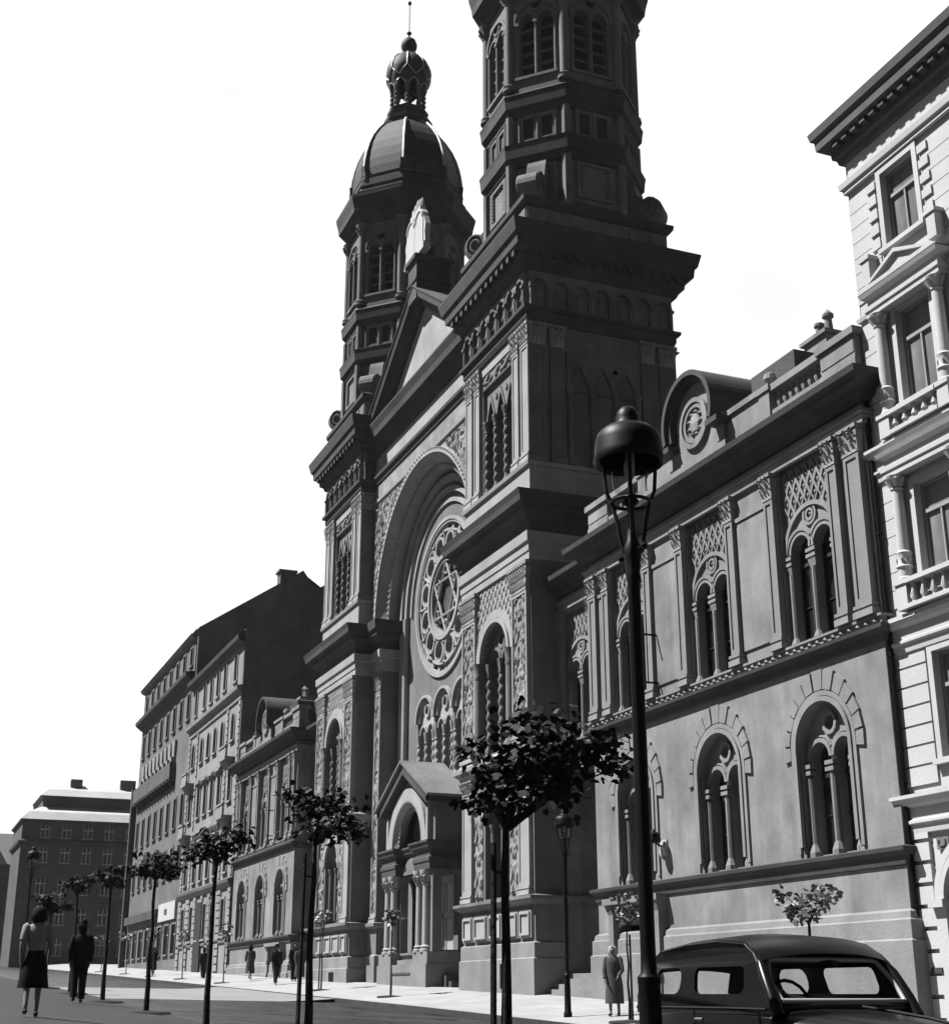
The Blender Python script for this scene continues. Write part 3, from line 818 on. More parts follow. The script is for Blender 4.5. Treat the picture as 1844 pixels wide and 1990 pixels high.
# friezes over the arch
mb = MB(); mb.relief(XA + .05, XB - .05, 24.95, 25.62, YC - .01, .08, .065, 2); CP('carved_frieze', mb, CV)
for s in (-1, 1):
    mb = MB()
    x0_, x1_ = (XA + .15, BX - 3.2) if s < 0 else (BX + 3.2, XB - .15)
    tmp = MB(); tmp.relief(x0_, x1_, 18.1, 24.6, YC - .012, .08, .075, 0)
    keep = [f for f in tmp.f if all((tmp.v[i][0] - BX) ** 2 + (tmp.v[i][2] - ZS) ** 2 > 7.02 ** 2 for i in f)]
    mb.add(tmp.v, keep); CP('carved_spandrel', mb, CV)
mb = MB()
seg = [(XA, YC), (XB, YC)]
mb.sweep(seg, [(0, 24.62), (.1, 24.65), (.12, 24.82), (0, 24.86)]); CP('frieze_fillet', mb, SL)
mb = MB(); mb.sweep(seg, [(0, 25.68), (.08, 25.72), (.12, 25.9), (.22, 26.0), (.24, 26.15), (0, 26.24)]); CP('string_moulding', mb, SD)
mb = MB(); mb.sweep(seg, [(0, 27.3), (.1, 27.32), (.2, 27.55), (.36, 27.65), (.4, 27.95), (.6, 28.05), (.66, 28.35), (.8, 28.7), (.8, 28.78), (.2, 28.9), (-.2, 28.92)]); CP('facade_cornice', mb, SD)
# gable, roof
AZ = 34.0
mb = MB()
mb.add([(XA - .3, YC + .02, 28.5), (XB + .3, YC + .02, 28.5), (BX, YC + .02, AZ - .5), (XA - .3, YC + .6, 28.5), (XB + .3, YC + .6, 28.5), (BX, YC + .6, AZ - .5)], [(0, 1, 2), (5, 4, 3), (0, 2, 5, 3), (1, 4, 5, 2)])
GB = CP('gable', mb, SL)
for s in (-1, 1):
    mb = MB()
    e = Vector((BX + s * 7.75, 0, 28.75)); t = Vector((BX, 0, AZ)); d = (t - e).normalized(); n = Vector((-d.z, 0, d.x)) * (1 if s < 0 else -1)
    n = Vector((d.z * (-1 if d.x > 0 else 1), 0, abs(d.x)))
    prof = [(YC + .05, -.85), (YC - .15, -.8), (YC - .3, -.55), (YC - .36, -.45), (YC - .62, -.35), (YC - .68, -.1), (YC - .75, 0), (YC - .75, .06), (YC + .9, .06), (YC + .9, -.85)]
    m = len(prof); vs = []
    for q in (e, t + d * .0): vs += [(q.x + n.x * h, yy, q.z + n.z * h) for yy, h in prof]
    if True:
        for i in range(m, 2 * m):                     # mitre at the apex
            x, yy, z = vs[i]; k = (BX - x) / d.x; vs[i] = (BX, yy, z + d.z * k)
    mb.add(vs, [(k, (k + 1) % m, m + (k + 1) % m, m + k) for k in range(m)] + [tuple(range(m))])
    obj('raking_cornice', mb, SD, GB)
mb = MB()
yb = 31.5
mb.add([(XA - .4, YC + .6, 28.7), (BX, YC + .6, AZ - .15), (XB + .4, YC + .6, 28.7), (XA - .4, yb, 28.7), (BX, yb, AZ - .15), (XB + .4, yb, 28.7)], [(0, 1, 4, 3), (1, 2, 5, 4), (0, 2, 1), (3, 4, 5)])
CP('nave_roof', mb, ROOFM)
mb = MB(); mb.box(XA - .1, XB + .1, YC + 2.4, yb - .1, -1, 28.7); CP('nave_wall', mb, ST)
# apex pedestal and tablets
mb = MB()
mb.box(BX - .62, BX + .62, YC - .7, YC + 1.1, AZ - .9, AZ + 1.25); mb.sweep([(BX - .62, YC - .7), (BX + .62, YC - .7), (BX + .62, YC + 1.1), (BX - .62, YC + 1.1)], [(0, AZ + 1.2), (.16, AZ + 1.3), (.18, AZ + 1.5), (.04, AZ + 1.62), (-.4, AZ + 1.75)], True)
mb.sweep([(BX - .62, YC - .7), (BX + .62, YC - .7), (BX + .62, YC + 1.1), (BX - .62, YC + 1.1)], [(0, AZ + .1), (.06, AZ + .12), (.06, AZ + .22), (0, AZ + .26)], True)
PD = CP('apex_pedestal', mb, SD)
mb = MB()
zt = AZ + 1.6
def tab(xc, w, zb, zs): return arch(xc, w, zb, zs, 10)
for xc in (BX - .62, BX + .62):
    mb.plate(tab(xc, .6, zt, zt + 1.9), [], YC - .62, YC - .32, back=True); mb.ring(xc, zt + 1.9, .46, .56, YC - .67, YC - .6, n=12)
mb.box(BX - 1.45, BX + 1.45, YC - .66, YC - .25, zt - .05, zt + .3)
for s in (-1, 1):
    mb.plate([(BX + s * 1.2, zt + .3), (BX + s * 1.5, zt + .35), (BX + s * 1.42, zt + .9), (BX + s * 1.52, zt + 1.3), (BX + s * 1.25, zt + 1.9), (BX + s * 1.2, zt + 1.9)][::s], [], YC - .58, YC - .3, back=True)
mb.box(BX - .75, BX + .75, YC - .6, YC - .3, zt + 2.4, zt + 2.75)
for i in range(5):
    x = BX - .6 + .3 * i; h = .75 - .12 * abs(i - 2)
    mb.tube([(x, YC - .45, zt + 2.7), (x + .03 * (i - 2), YC - .45, zt + 2.75 + h * .6), (x + .04 * (i - 2), YC - .45, zt + 2.75 + h)], [.14, .11, .02], 6)
obj('tablets', mb, WH, PD)

# ---------------------------------------------------- gabled porch
PX0, PX1, PY = BX - 3.12, BX + 3.12, 20.95
mb = MB()
op = arch(BX, 1.35, 1.7, 4.35, 14)
mb.plate(rect(PX0 + .35, PX1 - .35, 1.6, 5.0), [op], PY + .25, PY + .6)
sm = Matrix.Translation((PX1 - .02, 0, 0)) @ Matrix.Rotation(PI / 2, 4, 'Z')
for xs in (PX1 - .25, PX0 - .02):                    # side walls, arched openings
    mb.M = Matrix(((0, -1, 0, xs + .27), (1, 0, 0, 0), (0, 0, 1, 0), (0, 0, 0, 1)))
    mb.plate(rect(PY + .1, YR, 1.4, 6.1), [arch(PY + .92, .42, 1.75, 4.6, 10)], 0, .25, back=True)
    mb.M = None
mb.box(PX0 + .3, PX1 - .3, PY + .55, YR, 4.95, 6.0)
mb.plate([(PX0, 6.15), (PX1, 6.15), (PX1, 8.35), (BX, 9.75), (PX0, 8.35)], [arch(BX, 1.55, 6.2, 6.25, 20)], PY + .2, PY + .5)
mb.box(PX0 + .004, PX0 + .2, PY + .5, YR, 6.15, 8.3); mb.box(PX1 - .2, PX1 - .004, PY + .5, YR, 6.15, 8.3)
PO = CP('porch', mb, ST)
mb = MB(); mb.box(PX0 - .08, PX1 + .08, PY - .2, YR, -1, 1.2); mb.box(PX0 - .05, PX0 + 1.72, PY - .14, YR, 1.2, 1.68); mb.box(PX1 - 1.72, PX1 + .05, PY - .14, YR, 1.2, 1.68); mb.box(PX0 + 1.72, PX1 - 1.72, PY + .1, YR, 1.2, 1.4); mb.box(PX0 + 1.72, PX1 - 1.72, PY + .35, YR, 1.4, 1.6)
obj('porch_plinth', mb, PLI, PO)
mb = MB(); mb.box(BX - 1.1, BX + 1.3, PY - .23, PY - .19, .78, .86); mb.box(PX1 + .085, PX1 + .6, PY + .5, YR - .02, -.5, .72); mb.box(PX1 + .61, PX1 + .95, PY + .6, YR - .02, -.5, .5)
obj('porch_step', mb, SD, PO)
mb = MB(); mb.sweep([(PX0, YR), (PX0, PY), (BX - 1.3, PY), (BX - 1.3, PY + .42), (BX + 1.3, PY + .42), (BX + 1.3, PY), (PX1, PY), (PX1, YR)], [(-.05, 5.0), (.06, 5.02), (.08, 5.3), (.12, 5.34), (.12, 5.5), (.05, 5.55), (.05, 5.8), (.2, 5.9), (.24, 6.05), (.3, 6.1), (.3, 6.18), (-.3, 6.22)])
obj('porch_entablature', mb, SD, PO)
for x in (-2.5, -1.68, 1.68, 2.5):
    mb = MB(); xx = BX + x; yy = PY + .08
    mb.tube([(xx, yy, 1.95), (xx, yy, 4.4)], [.19, .175], 12); mb.lathe(xx, yy, [(.29, 1.66), (.29, 1.76), (.23, 1.8), (.26, 1.88), (.19, 1.96)], 12); mb.lathe(xx, yy, [(.175, 4.38), (.22, 4.43), (.19, 4.5), (.3, 4.8), (.32, 4.9), (.32, 5.0)], 10)
    for j in range(8): mb.tube([(xx + .2 * cos(j * PI / 4), yy + .2 * sin(j * PI / 4), 4.5), (xx + .33 * cos(j * PI / 4), yy + .33 * sin(j * PI / 4), 4.75)], [.05, .065], 4)
    obj('porch_column', mb, SL, PO, smooth=40)
mb = MB(); mb.ring(BX, 6.22, 1.9, 2.5, PY - .02, PY + .25, n=26); mb.cone_ring(BX, 6.22, 1.95, PY - .03, 1.55, PY + .3, n=26)
mb.box(BX - 2.75, BX - 2.5, PY - .02, PY + .25, 6.2, 7.6); mb.box(BX + 2.5, BX + 2.75, PY - .02, PY + .25, 6.2, 7.6)
for i in range(26):
    a = PI * (i + .5) / 26; x, z = BX + 1.62 * cos(a), 6.22 + 1.62 * sin(a); mb.lathe(x, PY + .22, [(.01, z - .08), (.07, z), (.01, z + .08)], 6)
obj('porch_arch', mb, SL, PO)
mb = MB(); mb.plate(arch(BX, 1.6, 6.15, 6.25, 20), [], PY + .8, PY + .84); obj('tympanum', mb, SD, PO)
mb = MB()
for s in (-1, 1):
    e = Vector((BX + s * 3.62, 0, 8.1)); t = Vector((BX, 0, 9.98))
    d = t - e
    vs = []
    for q in (e, t):
        for yy in (PY - .38, YR): vs += [(q.x, yy, q.z), (q.x, yy, q.z - .12)]
    mb.add(vs, [(0, 4, 6, 2), (1, 3, 7, 5), (0, 1, 5, 4), (2, 6, 7, 3), (0, 2, 3, 1)], 0)
obj('porch_roof', mb, ROOFM, PO)
mb = MB()
for s in (-1, 1):
    p = [(BX + s * 3.5, 7.98), (BX, 9.8), (BX, 9.35), (BX + s * 3.1, 7.75), (BX + s * 3.5, 7.75)]
    mb.plate(p[::s], [], PY - .25, PY + .22, back=True)
    x0_ = BX + s * 3.12; mb.box(min(x0_, x0_ + s * .4), max(x0_, x0_ + s * .4), PY - .25, YR, 7.78, 8.02)
obj('porch_cornice', mb, SD, PO)
mb = MB(); mb.box(BX - 1.3, BX + 1.3, YR + .12, YR + .2, 1.5, 5.0)
DR = CP('door', mb, DOORL)
mb = MB()
for x in (-.62, .62): frame_panel(mb, BX + x - .5, BX + x + .5, 1.75, 3.2, YR + .12, .07, .04); frame_panel(mb, BX + x - .5, BX + x + .5, 3.35, 4.7, YR + .12, .07, .04)
obj('door_panel', mb, CREAM, DR)
mb = MB(); mb.tube([(BX - .08, YR + .1, 3.2), (BX - .08, YR + .02, 3.2), (BX - .08, YR + .02, 3.35)], .025, 6); obj('handle', mb, IRON, DR)

# ================================================================== WINGS
WLEN = 15.23
def wing(label, X0, sgn, gz):
    """two-storey wing; u runs outward from the church end; X = X0 + sgn*u, front at y=21"""
    W = thing('wing_building', label, 'building', (X0 + sgn * WLEN / 2, 21.0, gz))
    O = tuple(W.location); Y = 21.0
    MM = Matrix.Translation((X0, 0, 0)) @ Matrix.Diagonal((sgn, 1, 1, 1))
    def P(name, mb, mats, parent=None, smooth=None):
        return obj(name, mb, mats, parent or W, neg(O) if parent is None else (0, 0, 0), 0, smooth)
    def nb():
        m = MB(); m.M = MM; return m
    UC = (2.80, 7.67, 12.55); US = -2.85; YS = 21.92
    mb = nb()
    lo = [arch(u, 1.08, 3.17, 5.85, 16) for u in UC]
    up = [rect(u - 1.17, u + 1.17, 8.46, 13.55) for u in UC]
    mb.plate(rect(0, WLEN, 2.0, 8.05), lo, Y, Y + .6)
    mb.plate(rect(0, WLEN, 8.05, 14.72), up, Y, Y + .5)
    mb.plate(rect(0, WLEN, -2.5, 2.0), [rect(1.5, 4.05, -2.5, 1.99)] if sgn > 0 else [rect(1.5, 4.05, -2.5, 1.99)], Y, Y + .6)
    mb.box(.012, WLEN - .012, Y + .85, Y + 12, -2.5, 14.7)
    mb.plate(rect(-4.3, -.006, -2.5, 14.72), [rect(US - 1.1, US + 1.1, 8.46, 13.3), rect(-4.05, -.35, -2.5, 7.5)], YS, YS + .5)
    mb.box(-4.3, -.002, YS + 3.0, Y + 12.05, -2.5, 14.7); mb.box(-4.3, -.002, YS + .5, YS + 3.0, 7.7, 14.7); mb.box(-4.3, -4.1, YS + .5, YS + 3.0, -2.5, 7.7); mb.box(-.3, -.002, YS + .5, YS + 3.0, -2.5, 7.7)
    mb.box(-.004, .5, Y + .004, Y + 1.5, -2.5, 14.7)
    mb.box(WLEN - .3, WLEN + .004, Y + .004, Y + 1.5, -2.5, 14.7)
    P('wing_wall', mb, WL)
    def pth(a, b, ret=True):
        q = [(a, Y), (b, Y)]
        if ret: q = [(a, Y + .9)] + q + [(b, Y + 1.0)]
        q = [(X0 + sgn * x, y) for x, y in q]
        return q if sgn > 0 else q[::-1]
    def pts(a, b):
        q = [(X0 + sgn * a, YS), (X0 + sgn * b, YS)]; return q if sgn > 0 else q[::-1]
    def course(name, prof, mat, recess=True):
        mb = MB(); mb.sweep(pth(0, WLEN), prof)
        if recess: mb.sweep(pts(-4.3, .2), prof)
        return P(name, mb, mat)
    course('plinth', [(0, -2.5), (.22, -2.5), (.22, 1.12), (.17, 1.16), (.17, 1.56), (.12, 1.6), (.1, 1.74), (0, 1.8)], PLI, False)
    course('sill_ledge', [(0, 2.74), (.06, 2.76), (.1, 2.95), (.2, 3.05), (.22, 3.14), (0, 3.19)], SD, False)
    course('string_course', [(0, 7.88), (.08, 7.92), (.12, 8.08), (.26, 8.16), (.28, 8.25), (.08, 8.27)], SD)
    course('architrave', [(0, 13.42), (.1, 13.44), (.1, 13.56), (.14, 13.6), (.14, 13.66), (.2, 13.7), (.2, 13.78), (.02, 13.82)], WT)
    course('main_cornice', [(.02, 13.98), (.1, 14.0), (.2, 14.1), (.3, 14.14), (.34, 14.26), (.54, 14.32), (.58, 14.44), (.68, 14.5), (.72, 14.66), (.3, 14.73), (-.3, 14.75)], SD)  # dark stone deepens the shade under this cornice by colour
    mb = MB(); pr = [(0, 8.26), (.10, 8.265), (.10, 8.45), (.16, 8.47), (.16, 8.53), (0, 8.55)]
    mb.sweep(pth(0, WLEN), pr); mb.sweep(pts(-4.3, .2), pr); mb.M = MM
    for i in range(46):
        u = .2 + (WLEN - .4) * i / 45; mb.tube([(u, Y - .1, 8.3), (u + .1, Y - .14, 8.36), (u + .05, Y - .1, 8.44)], [.03, .06, .03], 5)
    P('ornament_band', mb, WT)
    # pilasters
    for u, w in ((.42, .5), (1.38, .42), (4.22, .42), (6.25, .42), (9.09, .42), (11.13, .42), (13.97, .42), (14.82, .62)):
        pilaster(W, X0 + sgn * u, Y, 8.55, 12.72, w, .17, O, WT, .38, .72, CV)
    for u in (-1.55, -4.12): pilaster(W, X0 + sgn * u, YS, 8.55, 12.72, .42, .15, O, WT, .38, .72, CV)
    mb = nb()                                              # blank panels between the windows
    for a, b_ in ((4.46, 6.0), (9.33, 10.9), (.7, 1.1)):
        mb.box(a, b_, Y - .05, Y + .01, 8.9, 12.6); mb.box(a - .03, b_ + .03, Y - .09, Y + .01, 12.62, 12.74)
    P('blank_panel', mb, WL)
    # upper windows
    def upper(u, yy):
        mb = nb(); y = yy + .17
        mb.plate(rect(u - 1.17, u + 1.17, 8.46, 13.55), [arch(u + q, .42, 8.6, 11.05, 12) for q in (-.5, .5)], y, y + .3, edges=False)
        for q in (-.5, .5):
            mb.ring(u + q, 11.05, .42, .5, y - .06, y + .02, n=14); mb.ring(u + q, 11.05, .54, .62, y - .08, y + .02, 0, PI, 14)
        mb.ring(u, 11.1, 1.04, 1.16, y - .09, y + .02, n=22)
        for r in (.16, .28): mb.ring(u, 11.92, r - .05, r + .02, y - .06, y + .02, 0, 2 * PI, 14)
        mb.lathe(u, y, [(.02, 11.85), (.07, 11.92), (.02, 11.99)], 8)
        for a, b_ in ((-1.14, -.86), (-.2, .2), (.86, 1.14)):
            for z in (10.74, 10.9): mb.box(u + a, u + b_, y - .12, y + .04, z, z + .09)
            mb.taper(u + a + .08, u + b_ - .08, y - .05, y + .04, 10.5, 10.72, .05, .05)
        for q in (-.98, 0, .98):
            mb.tube([(u + q, y - .03, 8.75), (u + q, y - .03, 10.5)], .075, 8); mb.lathe(u + q, y - .03, [(.15, 8.5), (.15, 8.62), (.08, 8.78)], 8)
        # diagonal lattice over the arch
        cw, ch = .31, .62
        for i in range(-5, 6):
            for j in range(-1, 9):
                cx = u + i * cw + (0 if j % 2 == 0 else cw / 2); cz = 11.2 + j * ch / 2
                if abs(cx - u) > 1.12 or cz > 13.35 or cz < 10.9: continue
                if math.hypot(cx - u, cz - 11.1) < 1.26: continue
                ow, oh = cw / 2, ch / 2
                dm = lambda k: [(max(u - 1.16, min(u + 1.16, cx + k * a)), min(13.5, cz + k * b_)) for a, b_ in ((-ow, 0), (0, -oh), (ow, 0), (0, oh))]
                if abs(cx - u) + ow * .99 < 1.17 and cz + oh < 13.5: mb.plate(dm(1.0), [dm(.72)], y - .06, y + .01)
                mb.lathe(cx, y - .01, [(.02, cz - .08), (.055, cz), (.02, cz + .08)], 6)
        w = P('arched_window', mb, WT)
        mb = nb(); mb.box(u - 1.0, u + 1.0, y + .26, y + .29, 8.5, 11.6); pn = P('pane', mb, GLW, w)
        mb = nb()
        for q in (-.5, .5):
            mb.box(u + q - .025, u + q + .025, y + .215, y + .255, 8.6, 11.45); mb.box(u + q - .42, u + q + .42, y + .215, y + .256, 10.68, 10.78); mb.box(u + q - .42, u + q + .42, y + .22, y + .25, 9.55, 9.58)
            for e in (-.4, .4): mb.box(u + q + e - .03, u + q + e + .03, y + .21, y + .254, 8.6, 11.1)
        P('window_frame', mb, WOOD, w)
    for u in UC: upper(u, Y)
    upper(US, YS)
    # ground-floor windows with rough voussoirs
    for u in UC:
        mb = nb(); y = Y
        for r0, r1, d in ((1.08, 1.2, .1), (1.22, 1.34, .06)):
            mb.ring(u, 5.85, r0, r1, y - d, y + .03, n=26)
            for s in (-1, 1): mb.box(u + s * (r0 + r1) / 2 - (r1 - r0) / 2, u + s * (r0 + r1) / 2 + (r1 - r0) / 2, y - d, y + .03, 3.45 if r0 < 1.2 else 3.3, 5.85)
        N = 13
        for i in range(N):
            a0, a1 = -.17 + (PI + .34) * i / N + .018, -.17 + (PI + .34) * (i + 1) / N - .018
            am = (a0 + a1) / 2; ro = 1.66 + .22 * max(0, sin(am)) ** 3
            q = [(u + 1.37 * cos(a0), 5.85 + 1.37 * sin(a0)), (u + ro * cos(a0), 5.85 + ro * sin(a0)), (u + ro * cos(a1), 5.85 + ro * sin(a1)), (u + 1.37 * cos(a1), 5.85 + 1.37 * sin(a1))]
            mb.plate(q, [], y - .06 - .015 * (i % 2), y + .01)
        yy = y + .27
        mb.plate(arch(u, 1.08, 3.17, 5.85, 16), [arch(u + q, .4, 3.25, 5.6, 12) for q in (-.5, .5)] + [circ(u, 6.42, .2, 12)], yy, yy + .3, edges=False)
        for q in (-.5, .5): mb.ring(u + q, 5.6, .4, .5, yy - .08, yy + .02, n=12); mb.ring(u + q, 5.6, .53, .58, yy - .05, yy + .02, n=12)
        mb.ring(u, 6.42, .2, .3, yy - .08, yy + .02, 0, 2 * PI, 12)
        for q in (-.96, 0, .96):
            mb.tube([(u + q, yy - .06, 3.5), (u + q, yy - .06, 5.15)], .085, 8); mb.lathe(u + q, yy - .06, [(.17, 3.18), (.17, 3.32), (.09, 3.52)], 8)
            for z in (5.22, 5.38): mb.box(u + q - .17, u + q + .17, yy - .18, yy + .03, z, z + .1)
        w = P('arched_window', mb, WT)
        mb = nb(); mb.plate(arch(u, 1.1, 3.15, 5.85, 16), [], yy + .26, yy + .29); P('pane', mb, GLW, w)
        mb = nb()
        for q in (-.5, .5):
            mb.box(u + q - .025, u + q + .025, yy + .21, yy + .254, 3.25, 5.98); mb.box(u + q - .4, u + q + .4, yy + .21, yy + .255, 5.15, 5.25); mb.box(u + q - .4, u + q + .4, yy + .22, yy + .25, 4.2, 4.23)
        P('window_frame', mb, WOOD, w)
    # doors
    mb = nb(); mb.box(1.52, 4.03, Y + .35, Y + .4, -2.5, 2.0); d = P('door', mb, WOOD)
    mb = nb()
    for a in (1.62, 2.84):
        for za, zb in ((gz + .2, gz + 1.1), (gz + 1.2, 1.9)): frame_panel(mb, a, a + 1.1, za, zb, Y + .35, .08, .04)
    P('door_panel', mb, IRON, d)
    mb = nb()
    for a, b_ in ((1.2, 1.5), (4.05, 4.35)):
        mb.box(a, b_, Y - .28, Y + .02, -2.5, 2.3)
        for z in (gz + .9, 1.0): mb.box(a - .03, b_ + .03, Y - .32, Y + .02, z, z + .14)
        mb.taper(a, b_, Y - .28, Y, 2.3, 2.6, .06, .12)
    mb.box(1.05, 4.5, Y - .42, Y + .02, 2.6, 2.78)
    P('door_surround', mb, PLI)
    mb = nb(); mb.box(-4.08, -.32, YS + 2.9, YS + 2.96, -2.5, 7.6); P('entrance_door', mb, WOOD)
    mb = nb(); n = 5
    for i in range(n): mb.box(-4.28, -.02, 20.85 + .24 * i, YS + 2.88, -2.5, gz + .46 + .17 * (i + 1) - .2)
    P('entrance_steps', mb, PLI)
    # attic: end blocks, balustrades, round pediment with disc
    def ubox(name, a, b_, mat=WL):
        mb = nb(); mb.box(a, b_, Y + .0, Y + .5, 14.7, 15.92); mb.box(a - .02, b_ + .02, Y - .03, Y + .6, 14.7, 15.3)
        mb.box(a - .1, b_ + .1, Y - .1, Y + .64, 15.92, 16.12); mb.box(a + .02, b_ - .02, Y - .02, Y + .52, 15.45, 15.86)
        return P(name, mb, mat)
    ubox('attic_block', .05, 1.5); ubox('attic_block', 13.75, WLEN - .05)
    for a, b_ in ((1.5, 3.75), (11.4, 13.75)):
        mb = nb(); mb.box(a, b_, Y, Y + .4, 14.7, 15.3); mb.box(a, b_, Y - .04, Y + .46, 15.86, 16.06)
        Bs = P('balustrade', mb, WT)
        for i in range(8):
            u = a + (b_ - a) * (i + .5) / 8
            m2 = MB(); m2.lathe(X0 + sgn * u, Y + .2, [(.085, 15.3), (.085, 15.37), (.05, 15.4), (.095, 15.55), (.08, 15.63), (.045, 15.74), (.085, 15.8), (.085, 15.87)], 8)
            obj('baluster', m2, WT, Bs, (0, 0, 0), 0, 40)
    for u in (4.0, 11.15):
        mb = nb(); mb.box(u - .25, u + .25, Y - .05, Y + .5, 14.7, 16.0); mb.box(u - .31, u + .31, Y - .1, Y + .56, 15.92, 16.1); mb.lathe(u, Y + .2, [(.2, 16.1), (.12, 16.2), (.2, 16.36), (.16, 16.52), (.03, 16.6)], 10); P('attic_post', mb, WT)
    mb = nb()
    for a, b_ in ((4.25, 6.2), (9.14, 10.9)):
        mb.box(a, b_, Y, Y + .5, 14.7, 15.95); mb.box(a, b_, Y - .05, Y + .56, 14.7, 15.3); mb.box(a, b_, Y - .08, Y + .6, 15.95, 16.12)
    P('attic_parapet', mb, WL)
    uc = WLEN / 2 + .02
    mb = nb()
    mb.plate([(uc - 1.5, 14.7), (uc + 1.5, 14.7), (uc + 1.5, 15.9)] + [(uc + 1.35 * cos(PI * i / 24), 16.5 + 1.35 * sin(PI * i / 24)) for i in range(25)] + [(uc - 1.5, 15.9)], [], Y - .12, Y + .6)
    mb.ring(uc, 16.35, .5, .62, Y - .2, Y - .1, 0, 2 * PI, 24); mb.ring(uc, 16.35, .66, .8, Y - .24, Y - .1, 0, 2 * PI, 24)
    mb.box(uc - 1.62, uc + 1.62, Y - .18, Y + .5, 14.7, 15.3)
    pd = P('round_pediment', mb, WL)
    mb = nb(); mb.ring(uc, 16.5, 1.16, 1.3, Y - .36, Y + .1, -.35, PI + .35, 30); mb.ring(uc, 16.5, 1.3, 1.46, Y - .5, Y + 4.2, -.35, PI + .35, 30)
    for s in (-1, 1): mb.box(uc + s * 1.4 - .32, uc + s * 1.4 + .32, Y - .5, Y + .3, 15.78, 15.95)
    obj('pediment_hood', mb, ROOFD, pd)
    mb = nb()
    mb.lathe(uc, Y - .14, [(.02, 16.0), (.2, 16.1), (.28, 16.35), (.2, 16.6), (.02, 16.7)], 10, sy=.35)
    for k in range(9):
        a = 2 * PI * k / 9; mb.lathe(uc + .36 * cos(a), Y - .14, [(.01, 16.35 + .36 * sin(a) - .09), (.09, 16.35 + .36 * sin(a)), (.01, 16.35 + .36 * sin(a) + .09)], 6)
    obj('roundel', mb, CV, pd)
    mb = nb()
    mb.box(9.2, 11.4, Y + .9, Y + 4, 15.1, 17.35); mb.box(4.0, 6.0, Y + .9, Y + 4, 15.1, 17.2)
    mb.add([(-4.2, Y + 1.6, 15.0), (WLEN, Y + 1.6, 15.0), (WLEN, Y + 7, 15.8), (-4.2, Y + 7, 15.8), (WLEN, Y + 12, 15.0), (-4.2, Y + 12, 15.0)], [(0, 1, 2, 3), (3, 2, 4, 5)])
    rf = P('roof', mb, ROOFD)
    mb = nb(); mb.box(9.6, 10.7, Y + 2.6, Y + 3.4, 17.3, 18.5); mb.box(9.5, 10.8, Y + 2.5, Y + 3.5, 18.5, 18.62)
    mb.lathe(9.9, Y + 3, [(.14, 18.6), (.12, 19.1), (.17, 19.12), (.17, 19.2), (.1, 19.25)], 10); mb.lathe(10.35, Y + 3, [(.15, 18.6), (.11, 19.2), (.18, 19.24), (.18, 19.32), (.02, 19.5)], 10)
    obj('chimney', mb, WL, rf)
    # rain pipe at the outer end, little iron rods
    mb = nb(); mb.tube([(WLEN + .07, Y + .1, -1), (WLEN + .07, Y + .1, 14.2)], .055, 8)
    for z in (1.5, 4.5, 7.5, 10.5, 13.2): mb.lathe(WLEN + .07, Y + .1, [(.075, z), (.075, z + .06)], 8)
    P('drainpipe', mb, IRON)
    mb = nb()
    for u, z in ((4.55, 10.45), (4.55, 8.95)): mb.box(u - .03, u + .03, Y - .55, Y + .01, z, z + .05)
    P('iron_rod', mb, IRON)
    return W
wing('grey two storey wing with arched windows between the synagogue and the white house', -41.40, 1, -.45)
wing('grey two storey wing between the left tower and the tall stucco house', -79.3, -1, .8)
# wall lantern on the right wing
t = thing('wall_lamp', 'small black lamp fixed to the grey wing wall between ground floor windows', 'wall lamp', (-37.0, 21.0, 4.2))
mb = MB(); mb.box(-.2, .2, -.05, 0, -.35, .1); mb.box(-.16, .16, -.1, -.05, -.3, -.1); obj('backplate', mb, WH, t)
mb = MB(); mb.tube([(0, -.05, -.1), (0, -.25, -.02), (0, -.36, .06)], .03, 6); mb.lathe(0, -.36, [(.02, .42), (.06, .36), (.2, .26), (.22, .08), (.2, .02), (.12, .0)], 10); obj('shade', mb, IRON, t)

